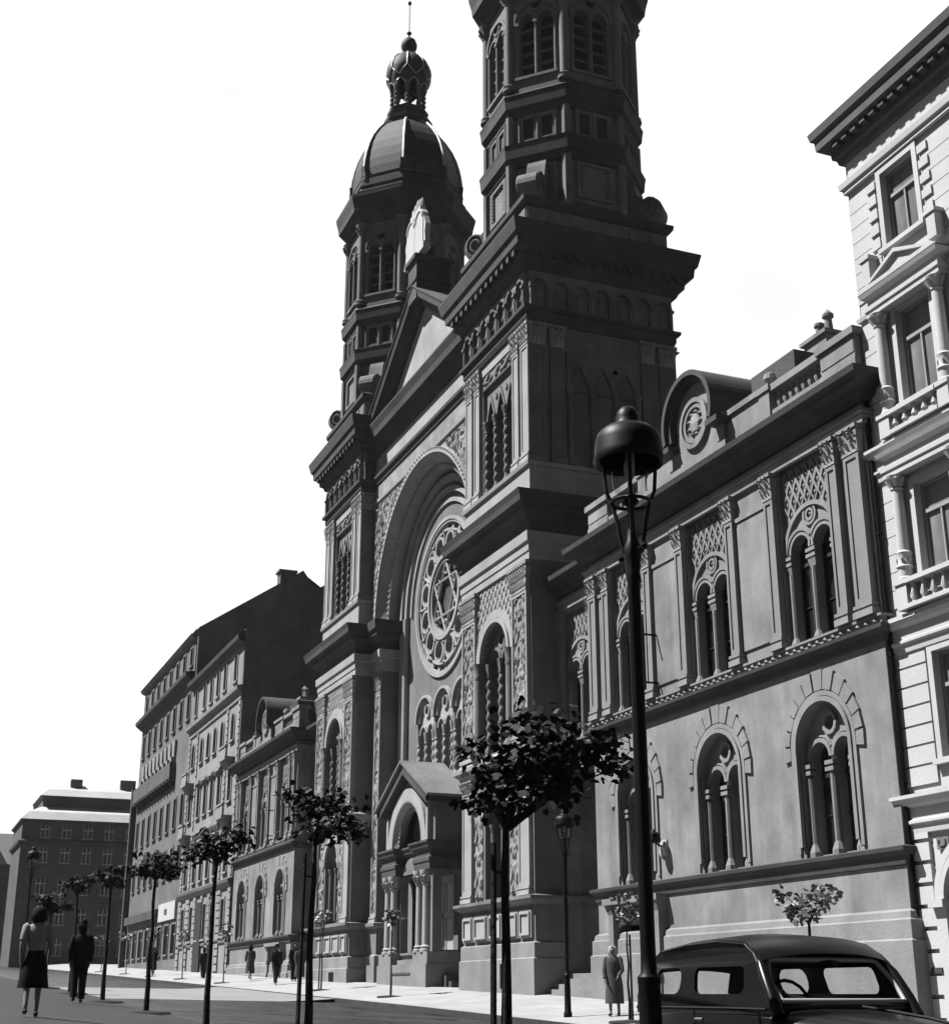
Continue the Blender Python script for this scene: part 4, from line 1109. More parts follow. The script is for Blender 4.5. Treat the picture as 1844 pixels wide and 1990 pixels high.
# ================================================================== HOUSES
_wm = {}
def win_mesh(key, fn, mats):
    if key not in _wm: _wm[key] = mesh_from(key[0], fn(), mats)
    return _wm[key]
def simple_window(W, O, x, y, z0_, z1_, hw, surround, gl=GLW, arched=False, hood=0, lab=None):
    """casement in an opening of the wall plane y: moulded surround, sill, sash, pane child"""
    h = z1_ - z0_
    def f():
        mb = MB(); s = .16
        if arched:
            mb.ring(0, h - hw, hw, hw + s, -.07, .02, n=12)
            for q in (-1, 1): mb.box(q * (hw + s / 2) - s / 2, q * (hw + s / 2) + s / 2, -.07, .02, 0, h - hw)
        else:
            mb.plate(rect(-hw - s, hw + s, -.02, h + s), [rect(-hw, hw, -.03 + .04, h)], -.07, .02)
        mb.box(-hw - s - .08, hw + s + .08, -.16, .02, -.14, -.02)
        if hood == 1: mb.box(-hw - .3, hw + .3, -.3, .02, h + .3, h + .45); mb.box(-hw - .22, hw + .22, -.18, .02, h + .2, h + .3)
        if hood == 2:
            mb.plate([(-hw - .35, h + .3), (hw + .35, h + .3), (0, h + .85)], [[(-hw - .05, h + .38), (hw + .05, h + .38), (0, h + .7)]], -.34, .02); mb.box(-hw - .3, hw + .3, -.22, .02, h + .17, h + .3)
        return mb
    def g():
        mb = MB(); 
        if arched: mb.plate(arch(0, hw, 0, h - hw, 10), [], .2, .22)
        else: mb.box(-hw, hw, .2, .22, 0, h)
        return mb
    def fr():
        mb = MB(); w = .05
        mb.box(-w / 2, w / 2, .14, .195, 0, h * .66); mb.box(-hw, hw, .13, .196, h * .66, h * .66 + .09)
        for q in (-1, 1): mb.box(q * (hw - .035) - .035, q * (hw - .035) + .035, .14, .197, 0, h - (hw if arched else 0))
        if not arched: mb.box(-hw + .07, hw - .07, .14, .197, h - .07, h)
        return mb
    k = (round(h, 2), hw, arched, hood, surround.name)
    w = link('window', win_mesh(('window',) + k, f, [surround]), W, (x - O[0], y - O[1], z0_ - O[2]))
    link('pane', win_mesh(('pane', k[0], hw, arched, gl.name), g, [gl]), w)
    link('window_frame', win_mesh(('window_frame', k[0], hw, arched, 'c'), fr, [CREAM]), w)
    return w
def opening(x, z0_, z1_, hw, arched):
    return arch(x, hw, z0_, z1_ - hw, 10) if arched else rect(x - hw, x + hw, z0_, z1_)

# ---------------- white house at the right edge
WX0, WX1, WY = -26.17, -14.6, 21.22
gw = -.6
HWH = thing('white_house', 'bright white ornate house with columned windows at the right edge', 'house', (-20.4, WY, gw))
O = tuple(HWH.location)
def WP(name, mb, mats, parent=None, smooth=None): return obj(name, mb, mats, parent or HWH, neg(O) if parent is None else (0, 0, 0), 0, smooth)
WB3 = (-24.2, -20.35, -16.5)
rows = ((17.75, 19.82, .62), (13.5, 15.95, .62), (9.2, 11.4, .62), (4.95, 7.35, .62))
mb = MB()
hs = [rect(x - h, x + h, a, b_) for x in WB3 for a, b_, h in rows] + [arch(x, 1.0, gw - .5, 1.93, 14) for x in (WB3[0],)] + [arch(x, 1.0, .4, 1.93, 14) for x in WB3[1:]]
mb.plate(rect(WX0, WX1, -3, 22.0), hs, WY + .03, WY + .45)
mb.box(WX0, WX1, WY + .45, WY + 12, -3, 22.0)
mb.box(WX0, WX0 + .02, WY + .03, WY + .45, -3, 22.0)
def courses(za, zb, step, gap, xex, d):
    z = za
    while z + step <= zb + .01:
        segs = []; x = WX0
        for c, hw in xex:
            segs.append((x, c - hw)); x = c + hw
        segs.append((x, WX1))
        for a, b_ in segs:
            if b_ - a > .05: mb.box(a + .003, b_, WY + .03 - d, WY + .031, z + gap, z + step)
        z += step
courses(13.0, 16.2, .44, .022, [(x, .98) for x in WB3], .03)
courses(8.6, 12.2, .44, .022, [(x, .98) for x in WB3], .03)
courses(16.7, 20.0, .44, .022, [(x, .9) for x in WB3], .03)
courses(4.4, 7.6, .455, .05, [(x, .86) for x in WB3], .05)
WW = WP('wall', mb, WH)
mb = MB()
for k in range(9):
    z = -.55 + .47 * k
    for x in (WX0, -22.6, -18.8):
        if x == WX0: mb.box(x - .05, x + .62, WY - .06, WY + .05, z + .07, z + .45)
        else: mb.box(x - .32, x + .92, WY - .06, WY + .05, z + .07, z + .45)
obj('quoin', mb, WH, WW)
PW = [(WX0, WY + 1.0), (WX0, WY), (WX1, WY)]
mb = MB(); mb.sweep(PW, [(0, 20.0), (.08, 20.02), (.08, 20.14), (.14, 20.16), (.16, 20.32), (.02, 20.36)]); WP('upper_architrave', mb, WH)
mb = MB(); mb.sweep(PW, [(0, 20.9), (.1, 20.94), (.14, 21.1), (.22, 21.14), (.24, 21.42), (.5, 21.5), (.52, 21.78), (.6, 21.84), (.64, 22.06), (.1, 22.14), (-.3, 22.16)]); WP('roof_cornice', mb, WDK)
mb = MB()
for i in range(30): x = WX0 + .1 + .385 * i; mb.box(x, x + .2, WY - .42, WY - .1, 21.3, 21.46)
WP('modillion', mb, SD)
mb = MB(); mb.relief(WX0 + .1, WX1, 20.36, 20.9, WY - .0, .08, .05, 2); WP('carved_frieze', mb, WH)
for zt, p in ((12.64, .28), (8.33, .25), (4.24, .30)):
    mb = MB(); mb.sweep(PW, [(0, zt - .85), (.06, zt - .83), (.08, zt - .66), (.14, zt - .62), (.14, zt - .56), (.06, zt - .52), (.06, zt - .26), (.2, zt - .2), (.26, zt - .1), (p, zt - .08), (p, zt), (0, zt + .06)]); WP('ledge', mb, WH)
mb = MB(); mb.sweep(PW, [(0, 16.2), (.05, 16.22), (.07, 16.32), (0, 16.36)]); WP('ledge', mb, WH)
for x in WB3:
    for a, b_, h in rows:
        w = simple_window(HWH, O, x, WY + .03, a, b_, h, WH, gl=CURT)
    # column bays on two floors
    for zb, zt, ped in ((13.3, 16.0, 12.7), (9.1, 11.7, 8.4)):
        for s in (-1, 1):
            mb = MB(); xx = x + s * 1.06; yy = WY - .14
            mb.box(xx - .19, xx + .19, WY - .34, WY + .05, ped, zb); mb.box(xx - .23, xx + .23, WY - .38, WY + .05, zb - .1, zb)
            mb.lathe(xx, yy, [(.2, zb), (.2, zb + .06), (.16, zb + .1), (.17, zb + .3), (.21, zb + .34), (.17, zb + .4), (.18, zb + .62), (.2, zb + .68), (.145, zb + .74), (.135, zt - .36)], 14)
            mb.lathe(xx, yy, [(.135, zt - .36), (.17, zt - .33), (.14, zt - .28), (.22, zt - .04), (.24, zt)], 10)
            for j in range(8): mb.tube([(xx + .15 * cos(j * PI / 4), yy + .15 * sin(j * PI / 4), zt - .26), (xx + .25 * cos(j * PI / 4), yy + .25 * sin(j * PI / 4), zt - .08)], [.035, .05], 4)
            for j in range(6): mb.lathe(xx + .17 * cos(j * PI / 3), yy + .17 * sin(j * PI / 3), [(.01, zb + .42), (.05, zb + .5), (.01, zb + .6)], 5)
            WP('column', mb, WH, None, 40)
        mb = MB(); mb.box(x - .85, x + .85, WY - .36, WY - .2, ped, ped + .1); mb.box(x - .85, x + .85, WY - .4, WY - .16, zb - .12, zb - .01)
        bl = WP('balustrade', mb, WH)
        for i in range(5):
            mb = MB(); xx = x - .7 + .35 * i; zz = ped + .1; hh = zb - .12 - zz
            mb.lathe(xx, WY - .28, [(.06, zz), (.04, zz + .04), (.085, zz + hh * .3), (.04, zz + hh * .7), (.065, zz + hh)], 8); obj('baluster', mb, WH, bl, (0, 0, 0), 0, 40)
        mb = MB(); mb.sweep([(x - 1.35, WY + .05), (x - 1.33, WY - .27), (x + 1.33, WY - .27), (x + 1.35, WY + .05)], [(-.3, zt), (.02, zt), (.02, zt + .14), (.06, zt + .16), (.06, zt + .26), (-.02, zt + .3), (-.02, zt + .46), (.1, zt + .54), (.14, zt + .64), (-.4, zt + .68)])
        en = WP('window_entablature', mb, WH)
        if zb > 13:
            mb = MB(); q = [(x - 1.5, zt + .68), (x + 1.5, zt + .68), (x, zt + 1.3)]; r = [(x - 1.05, zt + .79), (x + 1.05, zt + .79), (x, zt + 1.19)]
            mb.plate(q, [r], WY - .4, WY + .05); mb.plate(r, [], WY - .3, WY)
            mb.box(x + 1.1, x + 1.4, WY - .26, WY + .05, zt + .95, zt + 1.6); mb.box(x - 1.4, x - 1.1, WY - .26, WY + .05, zt + .95, zt + 1.6); mb.box(x + 1.05, x + 1.45, WY - .3, WY + .05, zt + 1.6, zt + 1.7)
            mb.box(x - 1.45, x - 1.05, WY - .3, WY + .05, zt + 1.6, zt + 1.7)
            obj('pediment', mb, WH, en)
    mb = MB()
    for i in range(5):
        for s in (-1, 1): mb.box(x + s * 1.0 - .17, x + s * 1.0 + .17, WY - .05, WY + .05, 17.85 + .42 * i, 18.07 + .42 * i)
    WP('window_quoin', mb, WH)
    mb = MB(); mb.ring(x, 1.93, 1.0, 1.14, WY - .1, WY + .1, n=20); mb.ring(x, 1.93, 1.2, 1.36, WY - .05, WY + .1, n=20)
    for s in (-1, 1): mb.box(x + s * 1.18 - .24, x + s * 1.18 + .24, WY - .2, WY + .1, 1.78, 1.95); mb.box(x + s * 1.18 - .17, x + s * 1.18 + .17, WY - .06, WY + .1, gw - .5, 1.78)
    dr = WP('entrance_arch', mb, WH)
    mb = MB(); mb.plate(arch(x, 1.0, gw - .5, 1.93, 14), [], WY + .4, WY + .44); obj('door', mb, WOOD, dr)
# unreadable little plates on the white house
mb = MB(); mb.box(-25.32, -24.94, WY - .03, WY, 3.0, 3.26); pl = WP('number_plate', mb, WD)
mb = MB(); mb.tube([(-25.24, WY - .04, 3.2), (-25.24, WY - .04, 3.1), (-25.18, WY - .04, 3.06), (-25.08, WY - .04, 3.06), (-25.02, WY - .04, 3.1), (-25.02, WY - .04, 3.2)], .022, 5); obj('raised_mark', mb, SD, pl)
mb = MB(); mb.box(-25.86, -25.5, WY - .09, WY - .055, .42, .54); WP('small_plate', mb, SD)

# ---------------- tall stucco house left of the left wing
def row_house(label, name, X0, X1, Y, gz, zeave, wallm, xs, rows, extra=None):
    W = thing(name, label, 'house', ((X0 + X1) / 2, Y, gz)); O = tuple(W.location)
    PP = lambda n, mb, m, parent=None: obj(n, mb, m, parent or W, neg(O) if parent is None else (0, 0, 0))
    mb = MB(); mb.plate(rect(X0, X1, gz - 2, zeave), [opening(x, a, b_, h, ar) for a, b_, h, ar, hd in rows for x in xs], Y, Y + .24)
    mb.box(X0, X1, Y + .24, Y + 13, gz - 2, zeave)
    w = PP('wall', mb, wallm)
    for a, b_, h, ar, hd in rows:
        for x in xs: simple_window(W, O, x, Y, a, b_, h, wallm, arched=ar, hood=hd)
    return W, O, PP
xs2 = (-97.4, -100.9, -103.35, -105.75, -108.2, -111.5)
W, O, PP = row_house('pale stucco house with hooded windows and rusticated base beside the far wing', 'apartment_house', -113.4, -95.0, 21.0, 1.3, 24.0, WB,
                     xs2, ((21.1, 23.0, .42, False, 0), (16.9, 18.8, .48, True, 0), (12.7, 14.9, .5, False, 1), (7.9, 10.4, .5, False, 1), (3.7, 6.1, .5, False, 0)))
mb = MB()
mb.sweep([(-113.4, 21), (-95.0, 21)], [(0, 23.4), (.2, 23.5), (.5, 23.7), (.55, 24.0), (0, 24.15)]); PP('eaves', mb, ROOFD)
mb = MB(); mb.sweep([(-113.4, 21), (-95.0, 21)], [(0, 19.4), (.1, 19.45), (.14, 19.9), (.4, 20.1), (.44, 20.35), (0, 20.45)]); PP('cornice', mb, WB)
mb = MB(); mb.sweep([(-113.4, 21), (-95.0, 21)], [(0, 6.75), (.14, 6.8), (.3, 7.1), (.34, 7.3), (0, 7.4)]); mb.sweep([(-113.4, 21), (-95.0, 21)], [(0, 3.2), (.1, 3.25), (.1, 3.4), (0, 3.45)]); PP('string_course', mb, WD)
mb = MB()
for k in range(11):
    z = 1.4 + .5 * k
    for x0_, x1_ in ((-95.9, -95.02), (-99.6, -98.1), (-102.4, -101.6), (-104.8, -104.1), (-107.4, -106.5), (-110.4, -109.0), (-113.3, -112.2)): mb.box(x0_, x1_, 20.9, 21.01, z + .06, z + .46)
for k in range(24):
    z = 7.5 + .5 * k
    for x in (-95.5, -99.2, -109.9, -113.0): mb.box(x - .3, x + .3, 20.93, 21.01, z + .08, z + .42)
PP('quoin', mb, WB)
for zz in (15.4, 11.4):
    for x in (-97.4, -111.5):
        mb = MB(); mb.box(x - 1.0, x + 1.0, 20.3, 21, zz, zz + .22); mb.taper(x - .7, x + .7, 20.7, 21, zz - .5, zz, .2, .3); b_ = PP('balcony', mb, WB)
        mb = MB(); mb.box(x - .95, x + .95, 20.34, 20.46, zz + .22, zz + .9); mb.box(x - 1.0, x + 1.0, 20.28, 20.5, zz + .9, zz + 1.02); obj('parapet', mb, WB, b_)
    mb = MB(); mb.box(-109.2, -99.9, 20.75, 21, zz, zz + .25)
    for i in range(16): mb.taper(-109 + .58 * i, -108.8 + .58 * i, 20.85, 21, zz - .35, zz, .05, .1)
    PP('bracketed_ledge', mb, WB)
mb = MB(); mb.box(-106.4, -104.0, 20.86, 20.98, .5, 6.3); PP('door', mb, WOOD)
def gable_roof(PP, X0, X1, Y, ze, slope, depth, mat=ROOFD):
    mb = MB(); h = slope * depth
    mb.add([(X0, Y - .3, ze), (X1, Y - .3, ze), (X1, Y + depth, ze + h), (X0, Y + depth, ze + h), (X0, Y + 2 * depth, ze), (X1, Y + 2 * depth, ze)], [(0, 1, 2, 3), (3, 2, 5, 4)])
    r = PP('roof', mb, mat)
    mb = MB(); mb.plate([(Y, ze - 30), (Y + 13, ze - 30), (Y + 13, ze + .2), (Y + depth, ze + h + .25), (Y - .02, ze + .25)], [], -.01, .3, back=True)
    for i, p in enumerate(mb.v): mb.v[i] = (X1 - .3 + p[1] + .02, p[0], p[2])
    PP('firewall', mb, FW)
    return r
r2 = gable_roof(PP, -113.4, -95.0, 21, 24.15, .68, 9)
# ---------------- longer grey house beyond
xs3 = tuple(-114.9 - 3.15 * i for i in range(8))
W, O, PP = row_house('long plain grey house with a dark balcony band, tallest of its row', 'apartment_house', -138.9, -112.6 - .85, 21.0, 2.2, 28.3, WD,
                     xs3, ((25.9, 27.4, .5, False, 0), (21.4, 23.5, .55, False, 0), (12.9, 15.3, .55, False, 0), (9.0, 11.3, .55, False, 0), (3.0, 5.2, .9, False, 0)))
mb = MB(); mb.sweep([(-138.9, 21), (-113.45, 21)], [(0, 27.9), (.3, 28.0), (.5, 28.3), (0, 28.45)]); PP('eaves', mb, WB)
mb = MB(); mb.sweep([(-138.9, 21), (-113.45, 21)], [(0, 24.3), (.2, 24.4), (.7, 24.8), (.75, 25.1), (0, 25.2)]); PP('cornice', mb, ROOFD)
mb = MB(); mb.box(-138.6, -119.0, 20.5, 20.62, 17.1, 18.5); mb.box(-138.6, -119.0, 20.5, 21, 17.0, 17.2); mb.box(-138.6, -138.45, 20.5, 21, 17.2, 18.5); mb.box(-119.15, -119.0, 20.5, 21, 17.2, 18.5)
b_ = PP('long_balcony', mb, BRK)
for i_, p_ in enumerate([0]):
    m9 = MB(); m9.box(-139.6, -138.92, 20.5, 21.6, 0, 18.8); PP('end_buttress', m9, SD)
mb = MB()
for i in range(12): mb.taper(-136 + 1.5 * i, -135.75 + 1.5 * i, 20.7, 21, 16.5, 17.0, .06, .35)
obj('bracket', mb, SD, b_)
mb = MB()
for i in range(9):
    x = -135.4 + 1.95 * i; mb.taper(x - .35, x + .35, 20.82, 21.0, 18.6, 20.4, .35, .05); mb.taper(x - .2, x + .2, 20.7, 21.0, 18.0, 19.0, .2, .1)
PP('wall_ornament', mb, WB)
mb = MB(); mb.box(-121.5, -114.2, 20.8, 21, 5.6, 7.0); sg = PP('shop_sign', mb, WH)
mb = MB(); mb.box(-118.6, -117.6, 20.76, 20.8, 6.1, 6.5); obj('sign_mark', mb, SD, sg)
mb = MB(); mb.box(-138.5, -121.8, 20.6, 21, 6.0, 6.7); PP('shop_fascia', mb, SD)
r3 = gable_roof(PP, -138.9, -113.45 + .85, 21, 28.45, .68, 8.6)
mb = MB(); mb.box(-113.6, -112.5, 27.6, 28.9, 31, 34.2); mb.box(-113.75, -112.35, 27.45, 29.05, 34.2, 34.4); mb.box(-113.3, -112.3, 28.9, 29.6, 32.4, 33.0); obj('chimney', mb, FW, r3)
# ---------------- block that closes the street, faces us
def end_block():
    X = -190.0
    W = thing('brick_block', 'dark brick block with pale tiered roof and white cross windows closing the street', 'apartment block', (X, 26, 3))
    O = tuple(W.location); PP = lambda n, mb, m, parent=None: obj(n, mb, m, parent or W, neg(O) if parent is None else (0, 0, 0))
    MR = Matrix(((0, -1, 0, X), (1, 0, 0, 0), (0, 0, 1, 0), (0, 0, 0, 1)))   # local x -> world y, local y -> -world x
    ys = [17.45 + 2.68 * i for i in range(10)]
    zs = [15.9, 12.0, 8.3, 4.6]
    mb = MB(); mb.M = MR
    mb.plate(rect(14.6, 44, 0, 21.2), [rect(y - .55, y + .55, z, z + 1.9) for y in ys for z in zs] + [rect(y - .6, y + .6, 19.0, 20.5) for y in ys], 0, .3)
    mb.M = None; mb.box(X - 14, X - .3, 14.6, 44, 0, 21.2)
    PP('wall', mb, BRK)
    for y in ys:
        for z in zs + [19.0]:
            hh = 1.9 if z < 18 else 1.5
            mb = MB(); mb.M = MR
            mb.box(y - .07, y + .07, .1, .18, z, z + hh); mb.box(y - .62, y + .62, -.06, .19, z + hh * .62, z + hh * .62 + .16); mb.box(y - .55, y - .45, .1, .181, z, z + hh); mb.box(y + .45, y + .55, .1, .181, z, z + hh); mb.box(y - .68, y + .68, -.1, .02, z - .12, z - .02)
            mb.M = MR @ Matrix.Translation((-y, 0, -z)) if False else MR
            w = PP('window', mb, WH)
            mb = MB(); mb.M = MR; mb.box(y - .55, y + .55, .2, .24, z, z + hh); obj('pane', mb, GLS, w)
    mb = MB()
    pt = lambda e: [(X + e, 14.6 - e), (X + e, 44), ]
    mb.sweep([(X - 14, 14.6), (X, 14.6), (X, 44)], [(0, 18.1), (.3, 18.2), (.4, 18.5), (0, 18.7)]); mb.sweep([(X - 14, 14.6), (X, 14.6), (X, 44)], [(0, 20.9), (.3, 21.0), (.35, 21.2), (0, 21.3)])
    PP('cornice', mb, SD)
    mb = MB(); mb.sweep([(X - 14, 14.7), (X, 14.7), (X, 44)], [(.4, 21.22), (-.6, 22.3), (-2.2, 23.1), (-3.2, 23.3)]); PP('lower_roof', mb, ROOFL)
    mb = MB(); mb.sweep([(X - 14, 17.0), (X - 2.3, 17.0), (X - 2.3, 44)], [(0, 22.8), (0, 24.3), (.2, 24.4), (.2, 24.6)])
    for y in (19, 24, 30): mb.box(X - 2.35, X - 2.2, y - .5, y + .5, 23.3, 24.1)
    PP('attic_storey', mb, BRK)
    mb = MB(); mb.sweep([(X - 14, 17.0), (X - 2.3, 17.0), (X - 2.3, 44)], [(.4, 24.55), (-.7, 25.5), (-2.6, 26.4), (-5, 26.7)])
    rf = PP('upper_roof', mb, ROOFL)
    mb = MB(); mb.box(X - 5, X - 4, 27, 29, 26, 27.3); mb.box(X - 5, X - 4, 20.5, 22, 26, 27.1); obj('chimney', mb, FW, rf)
end_block()
W = thing('brick_block', 'low pale roofed building at the left edge, behind the far dark brick block', 'building', (-215, 2, 3)); O = tuple(W.location)
mb = MB(); mb.box(-229, -215, -16, 15.6, 0, 17.6); obj('wall', mb, BRK, W, neg(O))
mb = MB()
for y in range(-14, 16, 3):
    for z in (13.2, 9.2, 5.2): mb.box(-215.05, -214.95, y, y + 1.2, z, z + 2.1)
w = obj('window', mb, GLG, W, neg(O))
mb = MB(); mb.add([(-214.6, -16, 17.5), (-214.6, 15.8, 17.5), (-217, 15.8, 22), (-217, -16, 22), (-229, 15.8, 22.4), (-229, -16, 22.4)], [(0, 1, 2, 3), (3, 2, 4, 5)]); rf = obj('roof', mb, ROOFL, W, neg(O))
mb = MB(); mb.box(-215.9, -215.0, 12.6, 13.4, 19.4, 20.2); obj('roof_hatch', mb, SD, rf)

# ================================================================== STREET LAMPS
def make_lamp(label, x, y, h=5.77, rz=0.0):
    k = h / 5.77
    L = thing('street_lamp', label, 'street lamp', (x, y, ground_z(x, y) - .01), rz, 'gas lamps along the kerbs')
    L.scale = (k, k, k)
    mb = MB()
    mb.lathe(0, 0, [(.12, 0), (.12, .12), (.095, .16), (.084, .9), (.084, 1.08), (.088, 1.1), (.088, 1.14), (.062, 1.17), (.058, 1.3), (.056, 2.6), (.052, 4.2), (.064, 4.24), (.055, 4.3), (.07, 4.42), (.08, 4.5), (.05, 4.56), (.03, 4.7)], 16)
    obj('post', mb, IRON, L, smooth=40)
    mb = MB(); mb.tube([(-.21, 0, 4.47), (.21, 0, 4.47)], .017, 6); mb.lathe(-.2, 0, [(.02, 4.44), (.03, 4.47), (.02, 4.5)], 6); mb.lathe(.2, 0, [(.02, 4.44), (.03, 4.47), (.02, 4.5)], 6)
    obj('ladder_bar', mb, IRON, L)
    mb = MB()
    for i in range(4):
        a = PI / 4 + i * PI / 2 + .3
        p = lambda r, z: (r * cos(a), r * sin(a), z)
        mb.tube([p(.07, 4.46), p(.10, 4.6), p(.115, 4.72), p(.15, 4.88), p(.2, 5.0), p(.212, 5.15), p(.215, 5.36)], .017, 6)
    mb.tube([(.165 * cos(2 * PI * i / 20), .165 * sin(2 * PI * i / 20), 4.9) for i in range(21)], .016, 6)
    mb.lathe(0, 0, [(.03, 4.6), (.03, 4.86), (.07, 4.9), (.07, 4.92)], 10)
    obj('cage', mb, IRON, L)
    mb = MB()
    mb.lathe(0, 0, [(.25, 5.27), (.285, 5.24), (.302, 5.27), (.29, 5.33), (.284, 5.43), (.265, 5.505), (.205, 5.56), (.12, 5.59), (.1, 5.62), (.1, 5.66), (.085, 5.72), (.05, 5.76), (.005, 5.77)], 28, cap=False)
    mb.lathe(0, 0, [(.24, 5.28), (.24, 5.4), (.2, 5.49), (.02, 5.52)], 28, cap=False)
    obj('shade', mb, IRON, L, smooth=50)
    mb = MB(); mb.lathe(0, 0, [(.06, 4.93), (.12, 4.97), (.15, 5.05), (.155, 5.2), (.15, 5.4)], 20, cap=False); obj('glass_globe', mb, LGL, L, smooth=50)
    mb = MB(); mb.lathe(0, 0, [(.02, 5.1), (.045, 5.14), (.05, 5.24), (.03, 5.3), (.03, 5.5)], 8); mb.tube([(.05, 0, 5.12), (.08, 0, 5.3), (.05, 0, 5.48)], .012, 5); obj('burner', mb, CREAM, L)
    return L
LGL = clear_glass('lamp_glass', .96, .02)
make_lamp('large black gas lamp in the right foreground, its post rising beside the parked car', -9.71, 5.33)
make_lamp('black gas lamp on the far pavement before the near tower, half behind the foliage', -36.2, 17.35, 5.55, .4)
make_lamp('black gas lamp at the far left behind the woman in the dark skirt', -62.2, 5.33, 5.4, .2)

# ================================================================== TREES
def leaf(mb, p, d, n, s):
    """five-lobed leaf, p base, d direction, n normal"""
    d = d.normalized(); w = d.cross(n).normalized(); n = w.cross(d)
    pts = [(0, 0), (.34, .12), (.55, .42), (.3, .5), (.28, .86), (0, 1.05), (-.28, .86), (-.3, .5), (-.55, .42), (-.34, .12)]
    vs = [p + (d * b_ + w * a - n * (.22 * a * a + .12 * b_ * b_)) * s for a, b_ in pts]
    mb.add([(q.x, q.y, q.z) for q in vs], [(0, 1, 2, 3), (0, 3, 4, 5), (0, 5, 6, 7), (0, 7, 8, 9)])
def make_tree(name, seed, base, top, crown, nleaf, ls, label, cat, loc, rz, leafm, barkm, group, trunk_r=.05, stake=0, off=(0, 0), lobes=None):
    """base z 0; trunk to `top`; crown = (rx, ry, z0, z1)"""
    rnd = random.Random(seed)
    T = thing(name, label, cat, loc, rz, group)
    rx, ry, za, zb = crown
    mb = MB()
    pts = [(0, 0, -.1)] + [(rnd.uniform(-.025, .025), rnd.uniform(-.02, .02), top * i / 5) for i in range(1, 6)] + [(off[0] * .5, off[1] * .5, (za + zb) / 2)]
    mb.tube(pts, [trunk_r * 1.35, trunk_r * 1.1] + [trunk_r * (1 - .09 * i) for i in range(1, 5)] + [trunk_r * .3], 8)
    tips = []
    if lobes is None:
        lobes = [(off[0] * .6, off[1] * .6, za + (zb - za) * .45, 2.2, rx * .30)]
        for i in range(9):
            a = i * 2.4 + rnd.uniform(-.5, .5); f = .45 + .6 * rnd.random()
            lobes.append((off[0] + rx * f * cos(a), off[1] + ry * f * sin(a), za + (zb - za) * (.1 + .75 * rnd.random()), .5 + rnd.random(), rx * rnd.uniform(.16, .26)))
    for i, (lx, ly, lz, wt, sg) in enumerate(lobes):
        e = Vector((lx, ly, lz)); s = Vector((pts[-2][0], pts[-2][1], top * .97))
        m = (s + e) / 2 + Vector((0, 0, .04 + .06 * rnd.random()))
        mb.tube([s, m, e, e + (e - m) * .5], [trunk_r * .4, trunk_r * .26, trunk_r * .12, trunk_r * .05], 5)
        for q in range(3):
            b_ = m + (e - m) * rnd.random(); mb.tube([b_, b_ + Vector((rnd.gauss(0, sg), rnd.gauss(0, sg), rnd.gauss(.05, sg * .7)))], [trunk_r * .14, trunk_r * .05], 4)
        tips.append((e, wt, sg))
    wsum = sum(t[1] for t in tips)
    obj('trunk', mb, barkm, T, smooth=60)
    mb = MB()
    for i in range(nleaf):
        r_ = rnd.random() * wsum
        for e, wt, sg in tips:
            r_ -= wt
            if r_ <= 0: break
        p = e + Vector((rnd.gauss(0, sg), rnd.gauss(0, sg), rnd.gauss(0, sg * .66)))
        out = Vector((p.x - off[0], p.y - off[1], 0)); d = Vector((out.x * .6 + rnd.gauss(0, .5), out.y * .6 + rnd.gauss(0, .5), -.35 + rnd.gauss(0, .35)))
        n = Vector((rnd.gauss(0, .45), rnd.gauss(0, .45), 1))
        leaf(mb, p, d, n, ls * rnd.uniform(.6, 1.15))
    obj('crown', mb, leafm, T)
    if stake:
        sx, sy = (stake if isinstance(stake, tuple) else (stake, .03)); m2 = MB(); m2.tube([(sx, sy, -.1), (sx * .9, sy * .9, top * .93)], [.034, .03], 6); m2.tube([(sx, sy, top * .82), (0, 0, top * .82)], .014, 5); obj('stake', m2, barkm, T)
    m2 = MB(); m2.lathe(0, 0, [(.55, -.02), (.5, .025), (.1, .05), (.04, .06)], 16); obj('planting_pit', m2, SOIL, T)
    return T
GN = 'young street trees along the near kerb'
NEARLOBES = [(.375 * a - .927 * d_, .927 * a + .375 * d_, z, w_, sg) for a, d_, z, w_, sg in ((.25, 0, 3.06, 3.2, .2), (.21, .2, 3.45, 1.7, .13), (.69, -.1, 3.15, 2.6, .17), (1.02, .1, 3.24, .7, .1), (1.06, -.15, 2.96, .7, .1), (-.2, .15, 2.68, 1.1, .11), (-.26, -.1, 3.18, .45, .1), (.11, -.2, 2.74, 1.8, .14), (.5, .25, 2.84, 1.8, .15), (-.08, .1, 2.95, 1.5, .15), (.45, -.3, 3.3, 1.3, .15))]
def gp(x, y): return (x, y, ground_z(x, y))
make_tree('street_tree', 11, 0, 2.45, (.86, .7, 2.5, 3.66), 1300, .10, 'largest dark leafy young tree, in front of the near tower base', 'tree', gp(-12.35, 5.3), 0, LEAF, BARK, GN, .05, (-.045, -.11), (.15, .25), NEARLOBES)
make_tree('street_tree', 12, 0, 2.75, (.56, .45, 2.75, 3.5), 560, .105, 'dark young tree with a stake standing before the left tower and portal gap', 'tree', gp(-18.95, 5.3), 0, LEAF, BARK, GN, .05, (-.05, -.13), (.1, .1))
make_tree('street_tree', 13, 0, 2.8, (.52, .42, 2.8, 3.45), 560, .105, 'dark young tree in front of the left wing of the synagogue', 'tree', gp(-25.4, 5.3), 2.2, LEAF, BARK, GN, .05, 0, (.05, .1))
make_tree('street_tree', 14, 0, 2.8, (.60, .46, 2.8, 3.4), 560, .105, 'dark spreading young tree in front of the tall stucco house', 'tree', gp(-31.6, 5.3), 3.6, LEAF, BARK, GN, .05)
make_tree('street_tree', 15, 0, 2.9, (.38, .32, 2.85, 3.4), 340, .11, 'small dark tree right of the man in black, in front of the far block', 'tree', gp(-38.2, 5.3), 4.1, LEAF, BARK, GN, .05)
